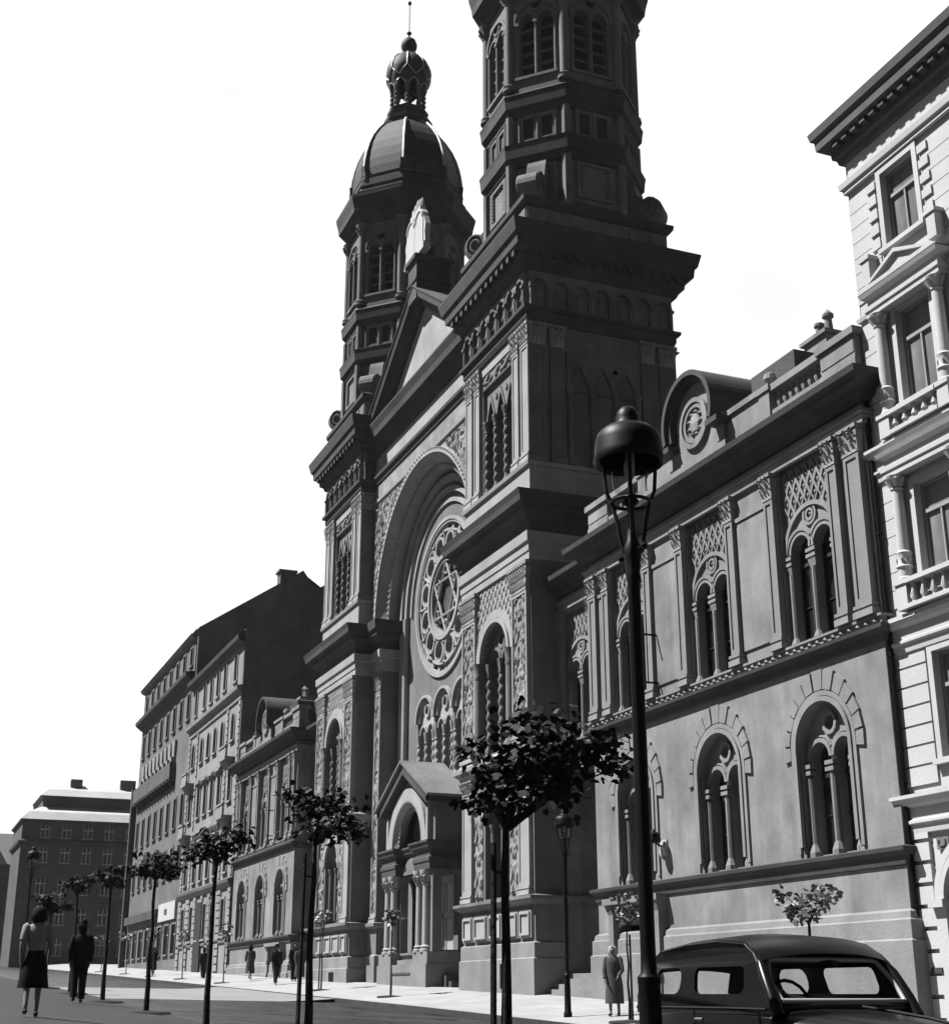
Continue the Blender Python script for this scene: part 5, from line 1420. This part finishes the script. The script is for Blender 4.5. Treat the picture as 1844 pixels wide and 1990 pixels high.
make_tree('street_tree', 16, 0, 2.9, (.36, .3, 2.95, 3.45), 320, .11, 'small dark tree just above the hat of the man in black', 'tree', gp(-45.2, 5.3), .8, LEAF, BARK, GN, .05)
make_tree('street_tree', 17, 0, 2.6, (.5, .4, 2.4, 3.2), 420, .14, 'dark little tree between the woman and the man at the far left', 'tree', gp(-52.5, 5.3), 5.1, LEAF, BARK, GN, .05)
GF = 'saplings along the far pavement'
far = ((-33.05, 17.55, .42, 210, 'sunlit sapling beside the old woman on the far pavement', 2.3, 3.25), (-25.2, 17.6, .52, 230, 'thin sapling against the lit grey wall above the car roof', 2.35, 3.2), (-52.7, 17.9, .36, 170, 'sunlit sapling in front of the porch of the synagogue', 2.6, 3.5),
       (-62.5, 18.0, .42, 170, 'sunlit sapling at the foot of the left tower', 2.6, 3.5), (-80.5, 17.6, .4, 120, 'sapling before the doorway of the far wing', 2.3, 3.3), (-93, 17.7, .5, 130, 'sapling at the corner of the far wing and the stucco house', 2.3, 3.3), (-104, 17.7, .55, 130, 'sapling before the rusticated base of the stucco house', 2.4, 3.4), (-116, 17.7, .6, 130, 'pale sapling in front of the shop sign', 2.4, 3.4), (-130, 17.7, .6, 120, 'pale sapling in front of the long grey house, farthest on the far pavement', 2.4, 3.4))
protoF = None
for i, (x, y, r, n, lab, a, b_) in enumerate(far):
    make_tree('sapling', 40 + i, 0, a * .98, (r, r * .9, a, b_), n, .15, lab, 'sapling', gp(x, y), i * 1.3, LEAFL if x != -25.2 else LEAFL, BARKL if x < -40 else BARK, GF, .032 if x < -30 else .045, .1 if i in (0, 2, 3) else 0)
# bushes and trees far down the left street
for i, (x, y) in enumerate(((-120, 3.5), (-135, 4.5), (-150, 6.0))):
    make_tree('street_tree', 60 + i, 0, 1.8, (1.3, 1.2, 1.2, 3.6), 260, .3, ('nearest of three bushy pale trees far down the street', 'middle one of three bushy pale trees far down the street', 'farthest of three bushy pale trees far down the street')[i], 'tree', gp(x, y), i, LEAFL, BARK, 'pale trees far down the street', .06)

# ================================================================== PEOPLE
def skin_mesh(name, verts, edges, radii, root=0, levels=1, mats=()):
    me = bpy.data.meshes.new(name + '_cage'); me.from_pydata(verts, edges, [])
    o = bpy.data.objects.new(name + '_cage', me); C.objects.link(o)
    o.modifiers.new('s', 'SKIN')
    sv = me.skin_vertices[0].data
    for i, r in enumerate(radii): sv[i].radius = (r, r) if not hasattr(r, '__len__') else r; sv[i].use_root = (i == root)
    o.modifiers[0].use_smooth_shade = True
    sb = o.modifiers.new('u', 'SUBSURF'); sb.levels = levels; sb.render_levels = levels
    dg = bpy.context.evaluated_depsgraph_get()
    r = bpy.data.meshes.new_from_object(o.evaluated_get(dg)); r.name = name
    bpy.data.objects.remove(o); bpy.data.meshes.remove(me)
    r.materials.clear()
    for m in mats: r.materials.append(m)
    for p in r.polygons: p.use_smooth = True
    return r
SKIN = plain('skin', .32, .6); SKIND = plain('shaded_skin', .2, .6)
HAIRD = plain('dark_hair', .010, .85, 0, .1); HAIRL = plain('grey_hair', .6, .6)
CB = plain('black_cloth', .014, .9, 0, .1); CD = plain('dark_grey_cloth', .035, .9, 0, .1); CG = plain('grey_cloth', .12, .9, 0, .1); CW = plain('pale_cloth', .42, .9, 0, .1); SHOE = plain('shoe_leather', .02, .4)
def loft(rings, n=14, caps=True):
    """rings: (cx, cy, z, rx, ry)"""
    mb = MB(); vs = []; fs = []
    for cx, cy, z, rx, ry in rings:
        for k in range(n): a = 2 * PI * k / n; vs.append((cx + rx * cos(a), cy + ry * sin(a), z))
    for i in range(len(rings) - 1):
        for k in range(n): l = (k + 1) % n; fs.append((i * n + k, i * n + l, (i + 1) * n + l, (i + 1) * n + k))
    if caps: fs.append(tuple(range(n))[::-1]); e = (len(rings) - 1) * n; fs.append(tuple(range(e, e + n)))
    return mb.add(vs, fs)
def person(label, loc, rz, h, stride=.25, arms=((.1, .1), (-.1, .1)), dress='suit', top=CD, bottom=CD, hat=True, hair=HAIRD, hatm=CB, group=None, bend=0.0, skin=SKIN, detail=True, coatlen=.0):
    """standing or walking figure 1.72 high before scaling, facing -Y"""
    T = thing('person', label, 'person', loc, rz, group); k = h / 1.72; T.scale = (k, k, k)
    fy = -bend
    V = []; E = []; R = []
    def v(p, r, par=None):
        V.append(p); R.append(r); i = len(V) - 1
        if par is not None: E.append((par, i))
        return i
    pel = v((0, 0, .93), (.135, .1)); sp = v((0, fy * .3, 1.1), (.12, .09), pel); ch = v((0, fy * .7, 1.29), (.15, .1), sp); nb_ = v((0, fy + .01, 1.45), .055, ch)
    hd = v((0, fy - .005, 1.535), .062, nb_); h2 = v((0, fy - .01, 1.60), (.078, .092), hd); h3 = v((0, fy - .005, 1.665), (.07, .082), h2)
    no = v((0, fy - .098, 1.585), .013, h2)
    legs = []; armsp = []
    for s, ph in ((-1, 1), (1, -1)):
        st = stride * ph
        hip = v((s * .09, 0, .86), .088, pel)
        bk = max(0, -ph) * stride * .18
        kn = v((s * .095, -st * .45 - .03, .49), .06, hip); an = v((s * .095, -st * .9 + bk * .6, .085 + bk), .037, kn)
        to = v((s * .1, -st * .9 + bk * .6 - .13, .035 + bk * .4), .03, an)
        legs.append([V[hip], V[kn], V[an], V[to]])
        sh = v((s * .175, fy * .8, 1.39), .062, ch)
        sw, el = arms[0 if s < 0 else 1]
        e = v((s * .235, fy * .8 + .02 - sw * .3, 1.11), .043, sh)
        w = v((s * .235 - s * .06 * el * 2, fy * .8 - .02 - sw * .55 - el * .22, .87 + el * .2 + abs(sw) * .03), .03, e)
        d = Vector(V[w]) - Vector(V[e]); d.normalize()
        pc = Vector(V[w]) + d * .055; pm = v(tuple(pc), (.032, .02), w)
        side = Vector((0, -1, 0)) if abs(d.y) < .8 else Vector((0, 0, 1)); side = (side - d * side.dot(d)).normalized()
        if detail:
            for q, ln in ((-.026, .062), (-.009, .075), (.009, .07), (.026, .055)):
                b0 = pc + d * .03 + side * q; b1 = b0 + d * ln * .55; b2 = b1 + (d * .8 + Vector((-s * .5, 0, 0))).normalized() * ln * .5
                i0 = v(tuple(b0), .0095, pm); i1 = v(tuple(b1), .0085, i0); v(tuple(b2), .007, i1)
            t0 = pc - d * .02 + side * .035; i0 = v(tuple(t0), .011, pm); v(tuple(t0 + (d + side * .7).normalized() * .045), .008, i0)
        armsp.append([V[sh], V[e], V[w]])
    B = link('body', skin_mesh('body', V, E, R, 0, 1, [skin]), T)
    # hair
    mb = MB(); long = dress in ('skirt', 'coat')
    mb.lathe(0, 0, [(.03, 1.715), (.08, 1.70), (.112 if long else .1, 1.64), (.125 if long else .105, 1.57), (.12 if long else .085, 1.5), (.07 if long else .05, 1.455)], 14, sx=.9 if not long else 1.05, sy=1.02)
    for i, p in enumerate(mb.v):
        y = p[1] + .018
        if y < -.045 and p[2] < 1.66: y = -.045 + .0 * y
        mb.v[i] = (p[0], y + fy, p[2])
    obj('hair', mb, hair, B, smooth=60)
    mb = MB()
    for s in (-1, 1): mb.lathe(s * .03, fy - .088, [(.002, 1.598), (.011, 1.605), (.002, 1.612)], 6)
    mb.box(-.022, .022, fy - .091, fy - .08, 1.548, 1.554); obj('face', mb, HAIRD, B)
    if hat:
        mb = MB(); mb.lathe(0, fy, [(.15, 1.645), (.152, 1.655), (.102, 1.665), (.1, 1.74), (.075, 1.775), (.02, 1.77)], 16, sx=.92, sy=1.05); obj('hat', mb, hatm, B, smooth=50)
    for lg in legs:
        mb = MB(); a, t = Vector(lg[2]), Vector(lg[3]); f = (t - a); f.z = 0; f.normalize()
        mb.tube([a - f * .055 + Vector((0, 0, -.045)), a + Vector((0, 0, -.035)), a + f * .09 + Vector((0, 0, -.05)), a + f * .17 + Vector((0, 0, -.06))], [.03, .043, .04, .022], 8); obj('shoe', mb, SHOE, B, smooth=60)
    if dress == 'suit':
        mb = MB()
        for lg in legs:
            hip, kn, an = (Vector(q) for q in lg[:3])
            mb.tube([hip + Vector((0, 0, .12)), hip, kn, an + Vector((0, 0, .03)), an], [.115, .115, .088, .082, .085], 12)
        obj('trousers', mb, bottom, B, smooth=60)
        mb = loft([(0, fy * .05, .76 - coatlen, .205, .15), (0, fy * .1, .9, .19, .14), (0, fy * .35, 1.08, .172, .125), (0, fy * .7, 1.26, .2, .135), (0, fy * .85, 1.37, .215, .125), (0, fy, 1.44, .13, .085), (0, fy, 1.48, .075, .07)], 16)
    elif dress == 'skirt':
        m2 = loft([(0, -stride * .1, .44, .25, .2), (0, 0, .62, .22, .18), (0, 0, .82, .19, .155), (0, 0, .98, .145, .115), (0, fy * .2, 1.06, .125, .1)], 18); obj('skirt', m2, bottom, B, smooth=60)
        mb = loft([(0, fy * .2, 1.02, .135, .11), (0, fy * .4, 1.14, .145, .11), (0, fy * .7, 1.27, .17, .12), (0, fy * .85, 1.37, .19, .11), (0, fy, 1.44, .1, .075), (0, fy, 1.46, .065, .06)], 16)
    else:
        mb = loft([(0, .01, .3, .25, .21), (0, .01, .5, .24, .2), (.01, 0, .75, .225, .185), (0, 0, .95, .2, .16), (0, fy * .35, 1.1, .19, .145), (0, fy * .7, 1.27, .205, .14), (0, fy * .85, 1.37, .2, .12), (0, fy, 1.44, .12, .085), (0, fy, 1.47, .075, .07)], 18)
    o = obj('coat' if dress == 'coat' else 'blouse' if dress == 'skirt' else 'jacket', mb, top, B, smooth=60)
    for ar in armsp:
        a, b_, c = (Vector(q) for q in ar); short = dress == 'skirt'
        mb = MB(); e = a + (b_ - a) * .75 if short else c
        mb.tube([a + Vector((-.03 if a.x > 0 else .03, 0, .03)), a, a + (b_ - a) * .5, e] if short else [a + Vector((-.03 if a.x > 0 else .03, 0, .03)), a, b_, c], [.06, .078, .07, .066] if short else [.06, .08, .062, .05], 10); obj('sleeve', mb, top, B, smooth=60)
    return T
TOL = lambda x, y, dx, dy: math.atan2(dx, -dy)          # rz so that the figure (facing -Y) looks along (dx, dy)
def stand(x, y): return (x, y, ground_z(x, y) + .0)
LEFT = TOL(0, 0, -1, 0.05); RIGHT = TOL(0, 0, 1, 0)
person('woman seen from behind in a pale blouse and dark skirt', stand(-24.6, 2.3), LEFT, 1.70, .22, ((.12, .15), (-.12, .1)), 'skirt', CW, CB, False)
person('man in a black suit and hat seen from behind, walking left of the small trees', stand(-35.6, 4.35), LEFT, 1.80, .18, ((.08, .1), (-.05, .1)), 'suit', CB, CB, True)
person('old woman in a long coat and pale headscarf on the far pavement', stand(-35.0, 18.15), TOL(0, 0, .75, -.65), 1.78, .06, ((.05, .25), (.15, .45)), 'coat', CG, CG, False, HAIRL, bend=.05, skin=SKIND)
GP_ = 'passers-by on the far pavement'
person('man in dark clothes striding right on the far pavement before the church', stand(-72.1, 18.4), RIGHT, 1.9, .42, ((.3, .2), (-.25, .15)), 'suit', CB, CD, True, group=GP_, detail=False)
person('woman in a grey coat on the far pavement, just behind the dark tree trunk', stand(-70.9, 19.3), RIGHT, 1.85, .2, ((.1, .2), (-.1, .2)), 'coat', CG, CG, False, HAIRD, group=GP_, detail=False)
person('figure in a grey coat walking alone before the far wing wall', stand(-82.3, 19.5), LEFT, 1.85, .3, ((.2, .3), (.25, .3)), 'coat', CG, CG, True, HAIRD, CB, GP_, .06, detail=False)
person('dark figure standing in the doorway of the far wing', stand(-74.2, 19.9), RIGHT, 1.9, .1, ((.05, .1), (.05, .1)), 'suit', CB, CB, False, group=GP_, detail=False)
person('man with a bundle on his back near the corner of the far wing', stand(-89.5, 18.3), LEFT, 1.8, .3, ((.2, .3), (-.1, .3)), 'suit', CD, CD, True, group=GP_, detail=False)
person('figure in a dark coat far off on the pavement before the shop sign', stand(-108.0, 18.4), RIGHT, 1.85, .15, ((.1, .1), (.1, .1)), 'coat', CB, CB, True, group=GP_, detail=False)

# ================================================================== CAR (1930s saloon, nose towards +X)
PAINT = plain('black_car_paint', .010, .28, 0, .2, .0)
CHROME = plain('chrome_trim', .6, .35, 1.0)
TRIM = plain('polished_trim', .6, .4)
TYRE = plain('tyre_rubber', .02, .85); SEAT = plain('dark_seat_cloth', .03, .9)
def make_car():
    cx, cy = -9.95, 6.78
    T = thing('parked_car', 'black rounded 1930s saloon car parked at the kerb in the right foreground', 'car', (cx, cy, ground_z(cx, cy) - .01))
    # local: x forward, y across, z up.   body loft
    def sec(x, hw, zb, zt, roundz, n=7):
        q = [(-hw * .9, zb)]
        for i in range(n): t = i / (n - 1) * PI / 2; q.append((-hw * (1 - (1 - cos(t)) * .55) if False else -hw + (hw * .6) * (1 - cos(t)), zt - roundz + roundz * sin(t)))
        q += [(-a, b_) for a, b_ in reversed(q)]
        return [(x, a, b_) for a, b_ in q]
    st = [(-1.98, .40, .42, .72, .12), (-1.86, .56, .36, .92, .2), (-1.6, .64, .32, 1.06, .22), (-1.3, .67, .30, 1.10, .1), (-.6, .69, .30, 1.10, .06), (.2, .69, .30, 1.10, .06), (.62, .67, .30, 1.09, .08), (.80, .62, .32, 1.08, .16), (1.15, .5, .36, 1.04, .2), (1.6, .40, .4, 1.0, .22), (1.95, .32, .42, .95, .2), (2.02, .28, .45, .9, .18)]
    rings = [sec(*s) for s in st]; m = len(rings[0]); mb = MB(); vs = [p for r in rings for p in r]; fs = []
    for i in range(len(rings) - 1):
        for k in range(m): l = (k + 1) % m; fs.append((i * m + k, (i + 1) * m + k, (i + 1) * m + l, i * m + l))
    fs.append(tuple(range(m))); fs.append(tuple(range((len(rings) - 1) * m, len(rings) * m))[::-1]); mb.add(vs, fs)
    body = obj('body', mb, PAINT, T, smooth=50)
    # greenhouse: side panels with window openings, warped to the cabin's tumblehome
    def hwid(x, z):
        t = max(0, min(1, (z - 1.05) / .5)); w = .665 - .10 * t ** 1.8
        return w - .20 * max(0, (-x - .95)) ** 1.6 - .02 * max(0, x)
    side = [(-1.62, 1.04), (.66, 1.04), (.52, 1.2), (.40, 1.43), (.33, 1.50), (.2, 1.56), (-.2, 1.595), (-.7, 1.58), (-1.12, 1.54), (-1.42, 1.445), (-1.55, 1.325), (-1.61, 1.16)]
    def rr(x0, x1, z0_, z1_, r=.05, sl=0):
        o = []
        for cx_, cz, a0 in ((x1 - r, z1_ - r, 0), (x0 + r, z1_ - r, PI / 2), (x0 + r, z0_ + r, PI), (x1 - r, z0_ + r, 1.5 * PI)):
            for i in range(4): a = a0 + PI / 2 * i / 3; o.append((cx_ + r * cos(a) + sl * (cz - z0_), cz + r * sin(a)))
        return o
    w1 = rr(-1.14, -.70, 1.19, 1.395, .09); w2 = rr(-.46, .27, 1.19, 1.395, .06, -.2)
    for s in (-1, 1):
        mb = MB(); mb.plate(side, [w1, w2], 0, .03, back=True)
        # subdivide is not needed: warp the vertices
        mb.v = [(p[0], s * (hwid(p[0], p[2]) - p[1]), p[2]) for p in mb.v]
        sd = obj('cabin_side', mb, PAINT, T)
        mb = MB()
        for w_ in (w1, w2): mb.plate(w_, [], .012, .016)
        mb.v = [(p[0], s * (hwid(p[0], p[2]) - p[1]), p[2]) for p in mb.v]; obj('side_window', mb, CARG, sd)
        mb = MB(); mb.tube([(-1.5, s * .62, 1.085), (-.8, s * .7, 1.085), (.1, s * .705, 1.085), (.6, s * .68, 1.08)], .012, 5); mb.tube([(-.42, s * .70, .45), (-.42, s * .69, 1.08)], .006, 4); mb.tube([(.5, s * .69, .45), (.5, s * .68, 1.08)], .006, 4)
        obj('door_seam', mb, CHROME if False else IRON, body)
        mb = MB(); mb.tube([(-.32, s * .70, 1.0), (-.32, s * .74, 1.0), (-.2, s * .745, 1.0)], .014, 6); obj('door_handle', mb, CHROME, body)
    # roof loft
    top = [(-1.62, 1.16), (-1.55, 1.33), (-1.42, 1.45), (-1.12, 1.545), (-.7, 1.585), (-.2, 1.60), (.2, 1.57), (.34, 1.50), (.42, 1.43)]
    mb = MB(); n = 12; vs = []; fs = []
    for x, z in top:
        w = hwid(x, z) + .004
        for k in range(n + 1):
            t = -1 + 2 * k / n; vs.append((x + .10 * (1 - t * t) * (1 if x > .3 else 0), t * w, z + .055 * (1 - abs(t) ** 2.4)))
    for i in range(len(top) - 1):
        for k in range(n):
            if i == 0 and 2 <= k <= 9: continue              # rear window opening
            a = i * (n + 1) + k; fs.append((a, a + 1, a + n + 2, a + n + 1))
    rear = [vs[k] for k in range(2, 11)] + [vs[n + 1 + k] for k in range(10, 1, -1)]
    mb.add(vs, fs); rf = obj('roof', mb, PAINT, T, smooth=60)
    mb = MB(); mb.tube([(.30, t * hwid(.3, 1.5), 1.505 + .055 * (1 - abs(t) ** 2.4)) for t in [-1 + .2 * i for i in range(11)]], .014, 5)
    for s in (-1, 1): mb.tube([(x, s * (hwid(x, z) + .012), z - .015) for x, z in top[3:]], .011, 5)
    obj('roof_gutter', mb, PAINT, rf)
    mb = MB(); mb.add([(p[0] + .01, p[1], p[2]) for p in rear], [(k, k + 1, 16 - k, 17 - k) for k in range(8)]); obj('rear_window', mb, CARG, rf)
    # windscreen: frame tube and glass, bowed and raked
    def ws(t, q): return (.64 - .28 * q + .07 * (1 - t * t), t * (.60 - .06 * q), 1.12 + .325 * q)
    loop = [ws(-.93 + 1.86 * i / 10, .06) for i in range(11)] + [ws(.99, .5), ws(.93, .93)] + [ws(.85 - 1.70 * i / 10, .985) for i in range(11)] + [ws(-.93, .93), ws(-.99, .5)]
    mb = MB(); mb.tube(loop + [loop[0]], .02, 8); obj('windscreen_frame', mb, TRIM, body, smooth=60)
    mb = MB(); vs = []; fs = []
    for j in range(5):
        for i in range(11): vs.append(ws(-.98 + 1.96 * i / 10, .04 + .94 * j / 4))
    for j in range(4):
        for i in range(10): a = j * 11 + i; fs.append((a, a + 1, a + 12, a + 11))
    mb.add(vs, fs); obj('windscreen', mb, CARG, body, smooth=60)
    mb = MB()
    for s in (-1, 1): mb.tube([(.68, s * .625, 1.03), (.60, s * .62, 1.16), (.47, s * .595, 1.34), (.36, s * .555, 1.46)], [.055, .05, .045, .03], 8)
    mb.tube([(.62, -.6, 1.09), (.70, -.3, 1.095), (.715, 0, 1.1), (.70, .3, 1.095), (.62, .6, 1.09)], .03, 8)
    obj('pillar', mb, PAINT, body, smooth=60)
    # rear panel with small window is closed by the roof; cabin floor, seats, wheel
    mb = MB(); mb.box(-1.4, .6, -.6, .6, .5, .55); mb.box(-.05, .15, -.55, .55, .55, .85); mb.box(-.22, -.05, -.55, .55, .7, 1.16); mb.box(-1.3, -.8, -.55, .55, .55, .85); mb.box(-1.42, -1.25, -.52, .52, .7, 1.12); obj('seat', mb, SEAT, T)
    mb = MB(); mb.tube([(.36 - .06 * cos(2 * PI * i / 16), -.3 + .18 * sin(2 * PI * i / 16), 1.12 + .17 * cos(2 * PI * i / 16)) for i in range(17)], .014, 6); mb.tube([(.36, -.3, 1.12), (.62, -.3, .95)], .02, 6); mb.box(.5, .62, -.56, .56, .98, 1.1); obj('steering_wheel', mb, IRON, T)
    mb = MB(); mb.lathe(.42, .02, [(.02, 1.38), (.05, 1.4), (.05, 1.43), (.02, 1.45)], 8, sy=2); obj('mirror', mb, IRON, T)
    # wings, wheels
    for s in (-1, 1):
        for x, r, nm in ((1.32, .42, 'front_wing'), (-1.25, .43, 'rear_wing')):
            mb = MB(); pts = []; rad = []
            for i in range(12):
                a = -.15 + (PI + .35) * i / 11; pts.append((x + (r + .02) * cos(a) * (1.12 if cos(a) > 0 else 1.05), s * (.60 - .02), .34 + r * sin(a) * .92)); rad.append(.15 - .05 * abs(cos(a)))
            mb.tube(pts, rad, 10); obj(nm, mb, PAINT, T, smooth=60)
            mb = MB(); mb.M = Matrix.Translation((x, s * .60, .33)) @ Matrix.Rotation(PI / 2, 4, 'X')
            mb.lathe(0, 0, [(.2, -.07), (.29, -.08), (.33, -.05), (.335, 0), (.33, .05), (.29, .08), (.2, .07)], 24); w = obj('wheel', mb, TYRE, T, smooth=40)
            mb = MB(); mb.M = Matrix.Translation((x, s * .60, .33)) @ Matrix.Rotation(PI / 2, 4, 'X'); mb.lathe(0, 0, [(.03, -.075), (.09, -.085), (.12, -.05), (.2, -.065), (.21, 0), (.2, .065), (.12, .05), (.09, .085), (.03, .075)], 20); obj('rim', mb, CHROME, w, smooth=40)
        mb = MB(); mb.tube([(-.8, s * .66, .3), (.8, s * .66, .3)], .05, 6); obj('running_board', mb, PAINT, T)
        mb = MB(); mb.M = Matrix.Translation((1.72, s * .47, .86)) @ Matrix.Rotation(PI / 2, 4, 'Y'); mb.lathe(0, 0, [(.02, -.2), (.07, -.16), (.105, -.05), (.115, .03), (.1, .05)], 16); hl = obj('headlight', mb, PAINT, T, smooth=50)
        mb = MB(); mb.M = Matrix.Translation((1.72, s * .47, .86)) @ Matrix.Rotation(PI / 2, 4, 'Y'); mb.lathe(0, 0, [(.1, .045), (.06, .065), (.01, .07)], 16); obj('lens', mb, GLG, hl, smooth=50)
    mb = MB(); mb.box(2.0, 2.06, -.24, .24, .45, .88)
    for i in range(9): mb.box(2.06, 2.08, -.22 + .05 * i, -.2 + .05 * i, .48, .85)
    obj('grille', mb, CHROME, T)
    for x in (2.22, -2.1): mb = MB(); mb.tube([(x - .1, -.68, .42), (x, -.3, .44), (x, .3, .44), (x - .1, .68, .42)], .04, 8); mb.box(min(x, x - .2 * (1 if x > 0 else -1)), max(x, x - .2 * (1 if x > 0 else -1)), -.1, .1, .4, .46); obj('bumper', mb, CHROME, T, smooth=60)
    mb = MB(); mb.tube([(.85, 0, 1.10), (1.2, 0, 1.07), (1.6, 0, 1.03), (1.95, 0, .98)], .012, 5); obj('bonnet_hinge', mb, IRON, body)
    return T
CARG = clear_glass('car_glass', .95, .03)
make_car()

# summer dust haze over the street
hm = bpy.data.materials.new('haze'); hm.use_nodes = True
nt = hm.node_tree; nt.nodes.remove(nt.nodes['Principled BSDF'])
pv = nt.nodes.new('ShaderNodeVolumePrincipled'); pv.inputs['Color'].default_value = (.8, .8, .8, 1); pv.inputs['Density'].default_value = .00009; pv.inputs['Anisotropy'].default_value = .2
nt.links.new(pv.outputs[0], nt.nodes['Material Output'].inputs['Volume'])
mb = MB(); mb.box(-720, 310, -510, 610, -15.5, 63)
tag(obj('haze', mb, hm), kind='stuff')

# ================================================================== LIGHT, SKY, CAMERA
d = Vector((.58, 1.0, -1.7)).normalized()
sun = bpy.data.lights.new('sun', 'SUN'); sun.energy = 5.0; sun.angle = math.radians(.53)
so = bpy.data.objects.new('sun', sun); C.objects.link(so); so.rotation_euler = d.to_track_quat('-Z', 'Y').to_euler()
w = bpy.data.worlds.new('World'); S.world = w; w.use_nodes = True
nt = w.node_tree; N = nt.nodes; L = nt.links
bg = N['Background']; bg.inputs['Strength'].default_value = .05
sky = N.new('ShaderNodeTexSky'); sky.sky_type = 'NISHITA'; sky.sun_disc = False
sky.sun_elevation = math.asin(-d.z); sky.sun_rotation = math.atan2(-d.x, -d.y)
# the sky's red channel only, dimmer, so shadows get less fill
bw = N.new('ShaderNodeSeparateColor'); L.new(sky.outputs[0], bw.inputs[0])
sky.air_density = .28; sky.dust_density = .1; sky.ozone_density = 3.0
# white sky added only where the camera looks, keeping fill off shaded walls
tc = N.new('ShaderNodeTexCoord')
dt = N.new('ShaderNodeVectorMath'); dt.operation = 'DOT_PRODUCT'; dt.inputs[1].default_value = Vector((-.80, .52, .26)).normalized()
L.new(tc.outputs['Generated'], dt.inputs[0])
nz = N.new('ShaderNodeTexNoise'); nz.inputs['Scale'].default_value = 2.2; nz.inputs['Detail'].default_value = 7; L.new(tc.outputs['Generated'], nz.inputs['Vector'])
ad = N.new('ShaderNodeMath'); ad.operation = 'MULTIPLY_ADD'; ad.inputs[1].default_value = .22; L.new(nz.outputs['Fac'], ad.inputs[0]); L.new(dt.outputs['Value'], ad.inputs[2])
mr = N.new('ShaderNodeMapRange'); mr.inputs[1].default_value = .76; mr.inputs[2].default_value = .88; mr.interpolation_type = 'SMOOTHSTEP'; L.new(ad.outputs[0], mr.inputs[0])
mx = N.new('ShaderNodeMix'); mx.data_type = 'FLOAT'; L.new(mr.outputs[0], mx.inputs[0]); L.new(bw.outputs[0], mx.inputs[2]); 
n4 = N.new('ShaderNodeTexNoise'); n4.inputs['Scale'].default_value = 3.5; n4.inputs['Detail'].default_value = 6; L.new(tc.outputs['Generated'], n4.inputs['Vector'])
r4 = N.new('ShaderNodeMapRange'); r4.inputs[1].default_value = .3; r4.inputs[2].default_value = .55; r4.inputs[3].default_value = 7.4; r4.inputs[4].default_value = 8.6; L.new(n4.outputs['Fac'], r4.inputs[0]); L.new(r4.outputs[0], mx.inputs[3])
L.new(mx.outputs[0], bg.inputs['Color'])
cam = bpy.data.cameras.new('camera'); co = bpy.data.objects.new('camera', cam); C.objects.link(co)
cam.sensor_fit = 'HORIZONTAL'; cam.sensor_width = 36; cam.lens = 36 * 2715.4 / 1844; cam.clip_end = 3000; cam.clip_start = .1
yaw, pit = math.radians(67.995), math.radians(19.053)
f = Vector((-sin(yaw) * cos(pit), cos(yaw) * cos(pit), sin(pit)))
co.rotation_euler = f.to_track_quat('-Z', 'Y').to_euler(); co.location = (0, 0, 0)
S.camera = co
S.view_settings.view_transform = 'Standard'; S.view_settings.look = 'None'; S.view_settings.exposure = 1.4; S.view_settings.gamma = 1
S.cycles.max_bounces = 8; S.cycles.diffuse_bounces = 1
